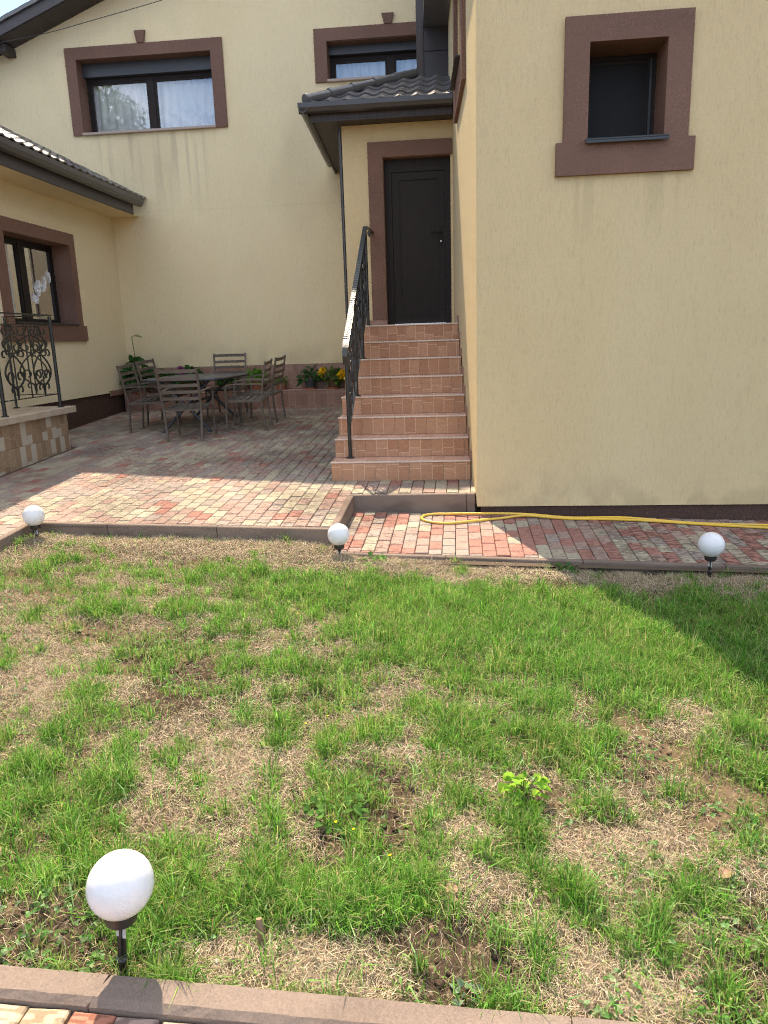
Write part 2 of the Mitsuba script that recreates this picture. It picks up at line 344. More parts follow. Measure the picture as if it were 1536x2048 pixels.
# patio: polygon of the paved yard
KY = lambda x: 5.52+(-0.97-x)*0.075 if x > -3.6 else 0.0     # front edge (kerb back side)
def patio_inside(x, a, b):
    wx = wing_x(b)
    if x < -5.0: a = max(a, 9.25)
    if x < -3.62: lo = 2.0
    elif x < -1.02: lo = KY(x)+0.06
    else: lo = 6.60
    hi = YL-0.004
    if x > -1.25: hi = 7.115
    a, b = max(a, lo), min(b, hi)
    return (a, b) if b > a else None
lab('patio', 'paved yard', None, kind='structure')
base = trimesh.Trimesh(*[np.array(v) for v in ([(-6, 2, patio_z(2)-.02), (-3.6, 2, patio_z(2)-.02), (-3.6, 5.72, patio_z(5.72)-.02), (-1.0, 5.53, patio_z(5.53)-.02), (-1.0, 6.58, patio_z(6.58)-.02), (0.3, 6.58, patio_z(6.58)-.02), (0.3, 12.8, patio_z(12.8)-.02), (-6, 12.8, patio_z(12.8)-.02), (-6, 5.72, patio_z(5.72)-.02), (-3.6, 12.8, patio_z(12.8)-.02), (-1.0, 12.8, patio_z(12.8)-.02)],
        [(0, 1, 2), (0, 2, 8), (8, 2, 9), (8, 9, 7), (2, 3, 10), (2, 10, 9), (4, 5, 6), (4, 6, 10)])], process=False)
obj('sand_bed', base, 'joint_sand', 'patio')
far_pavers('patio', lay('patio', 0.11, 0.185, -5.83, 0.12, 2.0, 12.4, lambda x, y: patio_z(y), patio_inside, 0.05, 300, swap=0.7))
# lower path along the wing
def path_front(x): return 5.33-0.012*(x+0.9)
lab('garden_path', None, None, kind='structure')
pb = trimesh.Trimesh(np.array([(-1.0, 5.2, path_z(-1, 5.2)-.02), (4.2, 5.2, path_z(4.2, 5.2)-.02), (4.2, 6.6, path_z(4.2, 6.6)-.02), (-1.0, 6.6, path_z(-1, 6.6)-.02)]), np.array([(0, 1, 2), (0, 2, 3)]), process=False)
obj('sand_bed', pb, 'joint_sand', 'garden_path')
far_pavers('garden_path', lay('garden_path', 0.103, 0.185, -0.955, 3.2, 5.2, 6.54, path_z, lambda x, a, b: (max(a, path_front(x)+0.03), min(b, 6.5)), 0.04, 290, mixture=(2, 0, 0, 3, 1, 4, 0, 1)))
# near path under the photographer
NZ = 0.075
lab('front_path', None, None, kind='structure')
fb = bx(-3.4, 3.4, -1.2, 1.36, -0.2, NZ-0.02); obj('sand_bed', fb, 'joint_sand', 'front_path')
ROT = -0.036
def near_kerb_y(x): return 1.405+ROT*(x+0.4)
sh = {}
for i in range(-14, 14):
    x = -0.877+i*0.112
    for j in range(8):
        l = 0.20; yc = near_kerb_y(x)-0.052-l*(j+0.5)-(0.1 if i % 2 else 0.0)
        ll = l
        if i % 2 and j == 0:
            add_y = near_kerb_y(x)-0.052-0.05; kk = ('h', i % 3)
            if kk not in sh: sh[kk] = mikit.ply(paver_mesh(0.106, 0.096, 40+i % 3), None)
            if in_frame((x, add_y, NZ)): obj('paver', sh[kk], PAV[[0, 1, 3, 1, 3, 2, 0, 3, 1, 4, 3, 0, 2, 2][(i+3*j) % 14]].replace('cream', 'tan').replace('sand', 'tan').replace('red', 'brick'), 'front_path', tw=T().translate([x, add_y, NZ+rng.normal(0, .0015)]))
        kk = (i+j) % 3
        if kk not in sh: sh[kk] = mikit.ply(paver_mesh(0.106, 0.196, 30+kk), None)
        if j < 2 and abs(x) < 1.7: obj('paver', sh[kk], PAV[[0, 1, 3, 1, 3, 2, 0, 3, 1, 4, 3, 0, 2, 2][(i+3*j) % 14]].replace('cream', 'tan').replace('sand', 'tan').replace('red', 'brick'), 'front_path', tw=T().translate([x, yc, NZ+rng.normal(0, .0015)]).rotate([0, 0, 1], math.degrees(ROT)+rng.normal(0, .5)))
# kerbs: each stone a part
def kerb_run(name, pts_joints, h0, h1, w, side):
    """stones between consecutive points; side: +1 puts the width to the left of the direction"""
    if name not in labels: lab(name, None, None, kind='structure')
    for (a, za), (b, zb) in zip(pts_joints[:-1], pts_joints[1:]):
        a, b = np.array(a, float), np.array(b, float); d = b-a; L = np.linalg.norm(d); d /= L
        m = bx(0.002, L-0.002, 0, w, h0, 0, 0.006)
        ang = math.atan2(d[1], d[0]); s = (zb-za)/L
        v = np.array(m.vertices); v[:, 1] *= side
        v[:, 2] += v[:, 0]*s+za
        c, sn = math.cos(ang), math.sin(ang)
        m = trimesh.Trimesh(np.stack([a[0]+c*v[:, 0]-sn*v[:, 1], a[1]+sn*v[:, 0]+c*v[:, 1], v[:, 2]], 1), m.faces, process=False)
        if m.volume < 0: m.invert()
        obj('kerb_stone', m, 'kerb', name)
J = lambda P, zf: [((x, y), zf(x, y)) for x, y in P]
pk = lambda x, y: patio_z(y)+0.004
kerb_run('patio_kerb', J([(-3.585, 5.735), (-2.9, 5.674), (-1.94, 5.588), (-0.975, 5.502)], pk), -0.30, 0, 0.06, 1)
kerb_run('patio_kerb', J([(-3.585, 3.2), (-3.585, 4.2), (-3.585, 5.2), (-3.585, 5.735)], pk), -0.30, 0, 0.06, 1)
kerb_run('patio_kerb', J([(-0.955, 5.500), (-0.955, 6.525)], pk), -0.30, 0, 0.06, 1)
kerb_run('patio_kerb', J([(-1.015, 6.53), (0.068, 6.545), (0.148, 6.546)], pk), -0.30, 0, 0.06, 1)
kerb_run('path_kerb', J([(x, path_front(x)-0.03) for x in (-0.93, -0.1, 0.9, 1.9, 2.9, 3.9)], lambda x, y: path_z(x, y)+0.002), -0.25, 0, 0.055, 1)
# kerb between front path and lawn, with a cracked joint
lab('lawn_kerb', None, None, kind='structure')
def kerb_piece(x0, x1, zz0, zz1, seed):
    """chamfered kerb stone whose ends are broken along a wavy line"""
    r = np.random.default_rng(seed); n = 9
    prof = [(-0.052, -0.2), (-0.052, 0.010), (-0.036, 0.024), (0.026, 0.026), (0.032, 0.020), (0.032, -0.2)]
    secs = []
    for t in np.linspace(0, 1, 30):
        s = []
        for k, (py, pz) in enumerate(prof):
            e0 = zz0*math.sin(k*1.9+seed)+(0.006 if k > 2 else 0)*(zz0 > 0); e1 = zz1*math.sin(k*1.9+seed+1)+(0.006 if k > 2 else 0)*(zz1 > 0)
            x = x0+e0+(x1+e1-x0-e0)*t
            s.append((x, near_kerb_y(x)+py+r.normal(0, .0006), NZ+pz+r.normal(0, .0006)))
        secs.append(s)
    v = np.array(secs).reshape(-1, 3); k = len(prof); F = []
    for i in range(29):
        for j in range(k-1):
            F += [(i*k+j, i*k+k+j, i*k+k+j+1), (i*k+j, i*k+k+j+1, i*k+j+1)]
    F += [(0, j, j+1) for j in range(1, k-1)]+[(29*k, 29*k+j+1, 29*k+j) for j in range(1, k-1)]
    m = trimesh.Trimesh(v, np.array(F), process=False); m.fix_normals(); return m
kx = [-3.1, -2.0, -0.885, 0.245, 1.35, 2.5]
for i in range(5): obj('kerb_stone', kerb_piece(kx[i]+0.002, kx[i+1]-0.002, 0.010 if i == 2 else 0.0, 0.010 if i == 1 else 0.0, 2), 'kerb', 'lawn_kerb')

# ---------------------------------------------------------------- windows
def frame_ring(o, u0, u1, z0, z1, w): return Polygon(R(u0, u1, z0, z1).exterior.coords, [list(R(u0+w, u1-w, z0+w, z1-w).exterior.coords)])
def window(parent, o, du, dn, u0, u1, z0, z1, mull, depth, box_h=0.0, curtain='lace', cdepth=0.12, fw=0.055, trimpoly=None, trim_t=0.03, opening=None, shutter=False):
    """opening u0..u1, z0..z1 in the wall plane; the frame stands 'depth' back along dn"""
    w = numbered(parent+'__window'); scene_parent = w
    z1g = z1-box_h
    ring = frame_ring(o, u0+.004, u1-.004, z0+.004, z1g-.004, fw)
    obj('frame', slab(ring, o, du, dn, depth, depth+0.07), 'dark_frame', w)
    edges = [u0+fw]+[x for m in mull for x in (m[0], m[1])]+[u1-fw]
    for m in mull: obj('mullion', slab(R(m[0], m[1], z0+fw+.003, z1g-fw-.003), o, du, dn, depth+.002, depth+0.068), 'dark_frame', w)
    for a, b in zip(edges[0::2], edges[1::2]):
        sash = frame_ring(o, a+.003, b-.003, z0+fw+.003, z1g-fw-.003, 0.03)
        obj('sash', slab(sash, o, du, dn, depth+.012, depth+0.055), 'dark_frame', w)
        q = [(a+.03, z0+fw+.03), (b-.03, z0+fw+.03), (b-.03, z1g-fw-.03), (a+.03, z1g-fw-.03)]
        du_ = np.asarray(du, float)/np.linalg.norm(du); dn_ = np.asarray(dn, float)/np.linalg.norm(dn)
        v = np.array([np.asarray(o, float)+x*du_+np.array([0, 0, z])+dn_*(depth+.035) for x, z in q])
        pm = trimesh.Trimesh(v, np.array([(0, 1, 2), (0, 2, 3)]), process=False)
        if shutter: continue
        obj('pane', pm, 'pane', w)
        if curtain:
            n = 60; xs = np.linspace(a, b, n); P = []
            for z in (z0, z1g): P += [np.asarray(o, float)+x*du_+np.array([0, 0, z])+dn_*(depth+cdepth+0.018*math.sin(x*46)) for x in xs]
            F = [(i, i+1, n+i+1) for i in range(n-1)]+[(i, n+i+1, n+i) for i in range(n-1)]
            obj('curtain', trimesh.Trimesh(np.array(P), np.array(F), process=False), curtain, w, smooth=True)
    if box_h: obj('shutter_box', slab(R(u0+.002, u1-.002, z1g, z1-.002), o, du, dn, depth-0.10, depth+0.10), 'shutter_box', w)
    return w
X1, Y1, Zu = np.array([1.0, 0, 0]), np.array([0, 1.0, 0]), np.array([0, 0, 1.0])

# ---------------------------------------------------------------- main house (gable wall behind the patio)
mh = thing('main_house', 'cream rendered house behind the patio with gable end and two brown-trimmed upper windows', 'house')
rake = lambda x: 6.36+0.367*(x+7.17)
XA = -2.2                                                                # ridge
ww1 = R(-6.08, -3.85, 5.06, 6.14); ww2 = R(-1.995, -0.24, 5.61, 6.145)
wallp = Polygon([(-8.2, 0.0), (6.5, 0.0), (6.5, rake(XA)-0.367*(6.5-XA)), (XA, rake(XA)), (-8.2, rake(-8.2))]).difference(ww1).difference(ww2)
obj('wall', slab(wallp, (0, YW, 0), X1, Y1, 0, 0.5), 'plaster_back', mh)
obj('room', slab(R(-6.4, -3.5, 4.8, 6.4), (0, YW, 0), X1, Y1, 0.9, 0.95), 'room_dark', mh)
obj('room', slab(R(-2.3, 0.1, 5.4, 6.4), (0, YW, 0), X1, Y1, 0.9, 0.95), 'room_dark', mh)
w1 = window(mh, (0, YW, 0), X1, Y1, -6.08, -3.85, 5.06, 6.14, [(-5.03, -4.93)], 0.27, 0.20)
w2 = window(mh, (0, YW, 0), X1, Y1, -1.995, -0.24, 5.61, 6.145, [(-1.08, -0.97)], 0.27, 0.13)
def trim3(u0, u1, z0, z1, i0, i1, it, zb):   # left, top, right
    return Polygon([(u0, z0), (u0, z1), (u1, z1), (u1, z0), (i1, z0), (i1, it), (i0, it), (i0, z0)])
def reveal(w, u0, u1, z0, z1, y, d): obj('reveal', cat_([bx(u0+.0005, u0+.003, y-.001, y+d, z0, z1-.003), bx(u1-.003, u1-.0005, y-.001, y+d, z0, z1-.003), bx(u0+.0005, u1-.0005, y-.001, y+d, z1-.003, z1-.0005)]), 'trim', w)
reveal(w1, -6.08, -3.85, 5.06, 6.14, YW, 0.265); reveal(w2, -1.995, -0.24, 5.61, 6.145, YW, 0.265)
t1 = trim3(-6.255, -3.655, 5.025, 6.315, -6.078, -3.852, 6.138, 5.06)
obj('trim', slab(t1, (0, YW, 0), X1, Y1, -0.035, -0.001), 'trim', w1)
obj('keystone', slab(Polygon([(-5.03, 6.317), (-4.92, 6.317), (-4.885, 6.49), (-5.06, 6.49)]), (0, YW, 0), X1, Y1, -0.05, -0.001), 'trim', w1)
obj('sill', bx(-6.09, -3.845, YW-0.06, YW+0.265, 5.02, 5.058, 0.004), 'stone_sill', w1)
t2 = Polygon([(-2.19, 5.575), (-2.19, 6.325), (-0.24, 6.325), (-0.24, 6.147), (-1.993, 6.147), (-1.993, 5.575)])
obj('trim', slab(t2, (0, YW, 0), X1, Y1, -0.035, -0.001), 'trim', w2)
obj('keystone', slab(Polygon([(-1.085, 6.327), (-0.975, 6.327), (-0.935, 6.47), (-1.125, 6.47)]), (0, YW, 0), X1, Y1, -0.05, -0.001), 'trim', w2)
obj('sill', bx(-2.0, -0.25, YW-0.06, YW+0.265, 5.57, 5.608, 0.004), 'stone_sill', w2)
# roof: two slopes with verge overhang to the front
OV = 0.46
def slope_slab(xa, xb, t0, t1, y0, y1, f):
    v = [(x, y, f(x)+t) for x in (xa, xb) for y in (y0, y1) for t in (t0, t1)]
    return trimesh.convex.convex_hull(np.array(v))
rl = lambda x: rake(XA)-0.367*abs(x-XA)
rf = obj('roof', cat_([slope_slab(-8.9, XA, 0.02, 0.17, YW-OV+0.03, 20.5, rl), slope_slab(XA, 7.0, 0.02, 0.17, YW-OV+0.03, 20.5, rl)]), 'roof_tile', mh)
obj('bargeboard', slope_slab(-8.9, XA, 0.0, 0.15, YW-OV, YW-OV+0.028, rl), 'fascia', rf)
obj('bargeboard', slope_slab(XA, 7.0, 0.0, 0.15, YW-OV, YW-OV+0.028, rl), 'fascia', rf)
for i in range(24):
    x0 = -8.9+i*0.28
    if x0 > XA-0.2: break
    m = slope_slab(x0, x0+0.29, 0.152, 0.19+0.02, YW-OV-0.04, YW-OV+0.22, lambda x, x0=x0: rl(x)+0.02*(x0+0.3-x))
    obj('verge_tile', m, 'roof_tile', rf)
obj('soffit', cat_([slope_slab(-8.9, XA, -0.01, 0.018, YW-OV+0.03, YW-0.001, rl), slope_slab(XA, 7, -0.01, 0.018, YW-OV+0.03, YW-0.001, rl)]), 'soffit_dark', rf)
obj('purlin_end', bx(-7.22, -7.08, YW-0.30, YW-0.002, rl(-7.15)-0.13, rl(-7.15)-0.012, 0.005), 'soffit_dark', rf)
# dark clad upper volume between gable and wing
uc = bx(-0.505, 0.6, 11.02, YW-0.002, 4.5, 7.6, 0.004); cl = obj('upper_cladding', uc, 'dark_cladding', mh)
obj('corner_board', bx(-0.518, -0.42, 11.003, 11.018, 4.5, 7.6, 0.003), 'soffit_dark', cl)
for i in range(6): obj('panel', bx(-0.415, 0.3, 11.003, 11.018, 4.5+i*0.42, 4.5+i*0.42+0.414, 0.003), 'dark_cladding', cl)

# ---------------------------------------------------------------- side house on the left
sh_ = thing('side_house', 'low cream house at the left edge with tiled eave and brown-trimmed window', 'house')
lw = R(9.41, 11.075, 1.965, 3.115)
SO = (XW, 0, 0)
lwall = Polygon([(3.0, 0.885), (YW-0.001, 0.885), (YW-0.001, 3.74), (3.0, 3.74)]).difference(lw)
obj('wall', slab(lwall, SO, Y1, -X1, 0, 0.36), 'plaster_side', sh_)
obj('plinth', bx(XW-0.36, XW-0.035, 3.0, YW-0.002, 0.0, 0.882), 'plinth_dark', sh_)
w3 = window(sh_, SO, Y1, -X1, 9.41, 11.075, 1.965, 3.115, [(10.17, 10.31)], 0.24, 0.0, None)
t3 = Polygon([(9.24, 1.96), (9.24, 3.285), (11.225, 3.285), (11.225, 1.96), (11.32, 1.96), (11.32, 1.735), (9.14, 1.735), (9.14, 1.96)]).difference(R(9.412, 11.073, 1.967, 3.113))
obj('trim', slab(t3, SO, Y1, X1, 0.001, 0.04), 'trim', w3)
obj('reveal', cat_([slab(R(11.073, 11.0745, 1.967, 3.113), SO, Y1, -X1, 0.0, 0.239), slab(R(9.412, 11.073, 3.1115, 3.113), SO, Y1, -X1, 0.0, 0.239)]), 'trim', w3)
obj('sill', bx(XW-0.235, XW+0.07, 9.42, 11.068, 1.968, 1.985, 0.003), 'metal_sill', w3)
n = 60; ys = np.linspace(9.4, 10.18, n)
cur = trimesh.Trimesh(np.array([(XW-0.40+0.02*math.sin(y*50), y, z) for z in (1.9, 3.2) for y in ys]), np.array([(i, i+1, n+i+1) for i in range(n-1)]+[(i, n+i+1, n+i) for i in range(n-1)]), process=False)
obj('curtain', cur, 'lace', w3, smooth=True)
obj('inner_bar', bx(XW-0.40, XW-0.37, 10.70, 10.74, 2.0, 3.1), 'dark_frame', w3)
obj('room', cat_([bx(XW-2.6, XW-2.5, 8.8, 13.4, 1.5, 3.5)]), 'room_beige', sh_)
# eave: soffit, fascia, gutter, tiled slope
RX, RZ, RS = -5.20, 4.015, 0.52
ro = obj('roof', trimesh.convex.convex_hull(np.array([(RX+dx, y, RZ-0.05+t) for y in (3.0, YW-0.003) for dx, t in ((0, 0), (0, -.02), (-3.6, 3.6*RS), (-3.6, 3.6*RS-.03))])), 'soffit_dark', sh_)
obj('soffit', bx(XW-0.05, -5.292, 3.0, YW-0.005, 3.735, 3.76), 'plaster_side', ro)
obj('fascia', bx(-5.29, -5.262, 3.0, 12.45, 3.73, 3.99, 0.003), 'fascia', ro)
gut = [(-5.258, 3.985), (-5.258, 3.93), (-5.235, 3.885), (-5.19, 3.868), (-5.15, 3.885), (-5.128, 3.93), (-5.128, 3.985), (-5.120, 3.985), (-5.120, 3.925), (-5.145, 3.877), (-5.19, 3.858), (-5.240, 3.877), (-5.2605, 3.925), (-5.2605, 3.985)]
gm = trimesh.creation.extrude_polygon(Polygon(gut), 9.56, engine='earcut'); v = np.array(gm.vertices)
gm = trimesh.Trimesh(np.stack([v[:, 0], 3.0+v[:, 2], v[:, 1]], 1), gm.faces, process=False); gm.fix_normals()
obj('gutter', gm, 'gutter', ro)
def wave_tile(w, L, amp=0.022, step=0.022, n=11):
    """one pan of a wavy roof: a across (x), up the slope (y), height z"""
    V, F = [], []
    a = np.linspace(0, w, n)
    h = amp*(0.5+0.5*np.cos(2*np.pi*a/w))**1.3
    for y, dz in ((-0.012, step-0.018), (-0.012, step), (0.05, step), (L, 0.002)):
        for x, hh in zip(a, h): V.append((x, y, hh+dz))
    for r_ in range(3):
        for i in range(n-1):
            q = r_*n+i; F += [(q, q+1, q+n+1), (q, q+n+1, q+n)]
    return trimesh.Trimesh(np.array(V), np.array(F), process=False)
wt = mikit.ply(wave_tile(0.20, 0.36), 'mat_roof_tile', 40)
ca, sa = math.cos(math.atan(RS)), math.sin(math.atan(RS))
for i in range(24):
    for j in range(9):
        y = YW-0.02-0.20*(i+1)
        d = 0.35*j-0.05
        M = np.eye(4); M[:3, 0] = (0, 1, 0); M[:3, 1] = (-ca, 0, sa); M[:3, 2] = (sa, 0, ca); M[:3, 3] = (RX-d*ca, y+rng.normal(0, .002), RZ+d*sa+0.005+rng.normal(0, .0015))
        if i < 22 and j < 8: obj('roof_tile', wt, None, ro, tw=T(M.tolist()))

# ---------------------------------------------------------------- front wing (right)
fw = thing('front_wing', 'tall cream rendered wing on the right with one deep brown-trimmed window', 'house')
WT = 5.75
fwin = R(1.027-0.161, 1.613-0.161, 3.083, 3.79)
fo = (0.161, YB, 0)
fp = Polygon([(0, 0.134), (6.0, 0.134), (6.0, WT), (0, WT)]).difference(fwin)
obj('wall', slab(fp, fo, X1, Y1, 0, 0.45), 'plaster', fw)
swin = R(1.42, 2.38, 4.24, 5.1)
lp = Polygon([(0.02, 0.16), (9.0, 0.16), (9.0, WT), (0.02, WT)]).difference(swin)
slw = slab(lp, WO, WD, WN, 0, 0.40)
slw = trimesh.intersections.slice_mesh_plane(slw, (0, 1, 0), (0, YB+0.003, 0), cap=False)
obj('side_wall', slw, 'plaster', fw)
obj('plinth', bx(0.195, 6.1, YB+0.035, YB+0.40, -0.3, 0.131), 'plinth_dark', fw)
w4 = window(fw, fo, X1, Y1, 1.027-0.161, 1.613-0.161, 3.083, 3.79, [], 0.30, 0.0, None, fw=0.035, shutter=True)
obj('blind', bx(1.064, 1.576, YB+0.318, YB+0.330, 3.10, 3.775), 'blind', w4)
obj('guide_rail', bx(1.555, 1.578, YB+0.285, YB+0.3165, 3.125, 3.75, 0.003), 'metal_sill', w4)
t4 = Polygon([(0.84, 3.085), (0.84, 3.97), (1.797, 3.97), (1.797, 3.085), (1.852, 3.085), (1.852, 2.842), (0.786, 2.842), (0.786, 3.085)])
t4 = Polygon([(x-0.161, z) for x, z in t4.exterior.coords]).difference(R(1.029-.161, 1.611-.161, 3.087, 3.788))
obj('trim', slab(t4, fo, X1, Y1, -0.04, -0.001), 'trim', w4)
obj('reveal', cat_([slab(R(1.6115-.161, 1.6125-.161, 3.085, 3.788), fo, X1, Y1, 0, 0.298), slab(R(1.0275-.161, 1.0285-.161, 3.085, 3.788), fo, X1, Y1, 0, 0.298), slab(R(1.029-.161, 1.611-.161, 3.787, 3.789), fo, X1, Y1, 0, 0.298)]), 'trim', w4)
obj('sill', cat_([bx(1.012, 1.640, YB-0.085, YB+0.295, 3.085, 3.098, 0.002), bx(1.012, 1.640, YB-0.085, YB-0.075, 3.062, 3.0845, 0.002)]), 'metal_sill', w4)
w5 = window(fw, WO, WD, WN, 1.42, 2.38, 4.24, 5.1, [], 0.22, 0.0, 'lace')
t5 = Polygon([(1.15, 3.95), (1.15, 5.3), (2.62, 5.3), (2.62, 3.95)]).difference(R(1.422, 2.378, 4.242, 5.098))
obj('trim', slab(t5, WO, WD, -WN, 0.001, 0.04), 'trim', w5)
sl5 = slab(R(1.40, 2.40, 4.225, 4.238), WO, WD, -WN, -0.2, 0.09); obj('sill', sl5, 'metal_sill', w5)
# unseen wing roof, small overhang; near left corner cut to shape the lawn shadow
ea = [(0.165, YB-0.12), (6.6, YB-0.12), (6.6, 15.0), (wing_x(15)-0.33, 15.0), (wing_x(7.3)-0.33, 7.3)]
ea = np.array([(x, y, WT) for x, y in ea]+[(2.4, 9.6, WT+1.5), (3.4, 9.6, WT+1.5)])
rw = obj('roof', trimesh.convex.convex_hull(np.vstack([ea, ea[:5]-(0, 0, 0.12)])), 'roof_tile', fw)
# tile skirting stepping up beside the stairs comes with the stairs

# ---------------------------------------------------------------- porch
po = thing('entrance_porch', 'small cream entrance porch with dark tiled hipped roof above the stairs', 'porch')
PX = -1.442
dpoly = R(-0.928, -0.075, 1.79, 3.855)
pp = Polygon([(PX, 0.3), (wing_x(YP)+0.02, 0.3), (wing_x(YP)+0.02, 4.252), (PX, 4.252)]).difference(dpoly)
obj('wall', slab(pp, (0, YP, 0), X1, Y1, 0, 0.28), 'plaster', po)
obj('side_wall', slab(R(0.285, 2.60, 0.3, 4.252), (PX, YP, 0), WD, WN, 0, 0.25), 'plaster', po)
tp = Polygon([(-1.118, 1.868), (-1.118, 4.037), (wing_x(YP)-0.012, 4.037), (wing_x(YP)-0.012, 3.857), (-0.930, 3.857), (-0.930, 1.868)])
obj('trim', slab(tp, (0, YP, 0), X1, Y1, -0.035, -0.001), 'trim', po)
dk = numbered(po+'__door')
dframe = Polygon([(-0.926, 1.79), (-0.926, 3.853), (-0.077, 3.853), (-0.077, 1.79), (-0.150, 1.79), (-0.150, 3.70), (-0.835, 3.70), (-0.835, 1.79)])
obj('frame', slab(dframe, (0, YP, 0), X1, Y1, 0.10, 0.18), 'dark_frame', dk)
reveal(dk, -0.928, -0.075, 1.79, 3.855, YP, 0.098)
leaf = frame_ring(None, -0.832, -0.153, 1.815, 3.697, 0.085)
obj('leaf', slab(leaf, (0, YP, 0), X1, Y1, 0.115, 0.165), 'dark_frame', dk)
obj('panel', slab(R(-0.744, -0.241, 1.903, 3.609), (0, YP, 0), X1, Y1, 0.124, 0.155), 'dark_frame', dk)
obj('bead', cat_([slab(frame_ring(None, -0.750, -0.235, 1.897, 3.615, 0.012), (0, YP, 0), X1, Y1, 0.108, 0.1145)]), 'dark_frame', dk)
obj('threshold', bx(-0.835, -0.150, YP+0.06, YP+0.17, 1.787, 1.812, 0.003), 'brass', dk)
hd = cat_([bx(-0.225, -0.190, YP+0.103, YP+0.1145, 2.80, 3.03, 0.004), tube([(-0.207, YP+0.10, 2.95), (-0.207, YP+0.055, 2.95), (-0.222, YP+0.05, 2.95), (-0.335, YP+0.05, 2.95)], 0.009)])
obj('handle', hd, 'dark_frame', dk, smooth=40)
obj('keyhole', lathe([(0, 0.006), (0.008, 0.006), (0.009, 0), (0, 0)], 16).apply_transform(trimesh.transformations.rotation_matrix(math.pi/2, (1, 0, 0))).apply_translation((-0.207, YP+0.102, 2.84)), 'brass', dk)
# skirting tiles at the foot of the front wall
for x0, x1 in ((PX, -1.12), (-1.118, -0.93)): obj('skirting_tile', bx(x0, x1, YP-0.045 if x0 > -1.12 else YP-0.012, YP-0.0365 if x0 > -1.12 else YP-0.001, 1.787, 1.866, 0.002), 'stair_tile_dull', po)
# hipped roof: eave at z 4.45 on the gutter, corner A
A = np.array([-1.80, YP-0.33]); EZ = 4.42; PT = 0.485
xr = wing_x(A[1])-0.012
soff = trimesh.Trimesh(*[np.array(v) for v in ([(A[0]+.03, A[1]+.03, 4.256), (xr, A[1]+.03, 4.256), (xr, YW-.01, 4.256), (A[0]-.13, YW-.01, 4.256)], [(0, 2, 1), (0, 3, 2)])], process=False)
pr = obj('roof', cat_([soff]), 'soffit_dark', po)
obj('fascia', bx(A[0]+0.02, xr, A[1]+0.035, A[1]+0.06, 4.235, EZ-0.005, 0.003), 'soffit_dark', pr)
left_f = slab(R(0.0, 2.9, 4.235, EZ-0.005), (A[0]+0.02, A[1]+0.06, 0), WD, WN, 0, 0.025); obj('fascia', left_f, 'soffit_dark', pr)
ridge_run = 1.25
def hip_plane_front(x, y): return EZ+PT*(y-A[1])
apex = np.array([A[0]+ridge_run, A[1]+ridge_run, EZ+PT*ridge_run])
deck = trimesh.Trimesh(np.array([(A[0], A[1], EZ-.02), (xr, A[1], EZ-.02), (xr, apex[1], apex[2]-.02), (apex[0], apex[1], apex[2]-.02), (A[0]-.155, YW-.01, EZ-.02), (apex[0]-.1, YW-.01, apex[2]-.02)]), np.array([(0, 1, 2), (0, 2, 3), (0, 3, 5), (0, 5, 4)]), process=False)
obj('deck', deck, 'soffit_dark', pr)
ga = [(0, 0), (0.0, -0.055), (0.022, -0.10), (0.062, -0.115), (0.10, -0.10), (0.122, -0.055), (0.122, 0.0), (0.114, 0), (0.114, -0.05), (0.094, -0.09), (0.062, -0.104), (0.028, -0.09), (0.008, -0.05), (0.008, 0)]
def gutter_run(o, d, nrm, L, name='gutter'):
    m = trimesh.creation.extrude_polygon(Polygon(ga), L, engine='earcut'); v = np.array(m.vertices)
    w = np.asarray(o)+v[:, 2:]*np.asarray(d)+v[:, :1]*np.asarray(nrm)+v[:, 1:2]*Zu
    m = trimesh.Trimesh(w, m.faces, process=False); m.fix_normals(); return m
obj('gutter', gutter_run((A[0]-0.10, A[1]+0.033, EZ+0.012), X1, -Y1, xr-A[0]+0.10), 'gutter', pr)
obj('gutter', gutter_run((A[0]+0.018, A[1]-0.09, EZ+0.012), WD, -WN, 2.95), 'gutter', pr)
# tiles of the front slope, cut along the hip
cp, sp_ = math.cos(math.atan(PT)), math.sin(math.atan(PT))
wave = lambda a: 0.030*(0.5+0.5*math.cos(2*math.pi*a/0.215))**1.3
for j in range(4):
    for i in range(9):
        x0 = xr-0.215*(i+1); d0 = 0.345*j
        m = wave_tile(0.215, 0.36, 0.030, 0.024, 13)
        v = np.array(m.vertices); w = np.stack([x0+v[:, 0], A[1]-0.03+(d0+v[:, 1])*cp-v[:, 2]*sp_, EZ-0.012+(d0+v[:, 1])*sp_+v[:, 2]*cp], 1)
        m = trimesh.Trimesh(w, m.faces, process=False)
        m = trimesh.intersections.slice_mesh_plane(m, (1/math.sqrt(2), -1/math.sqrt(2), 0), (A[0]+0.03, A[1], 0), cap=False)
        m = trimesh.intersections.slice_mesh_plane(m, (0, -1, 0), (0, apex[1]+0.02, 0), cap=False)
        if len(m.faces) > 2: obj('roof_tile', m, 'roof_tile', pr, smooth=40)
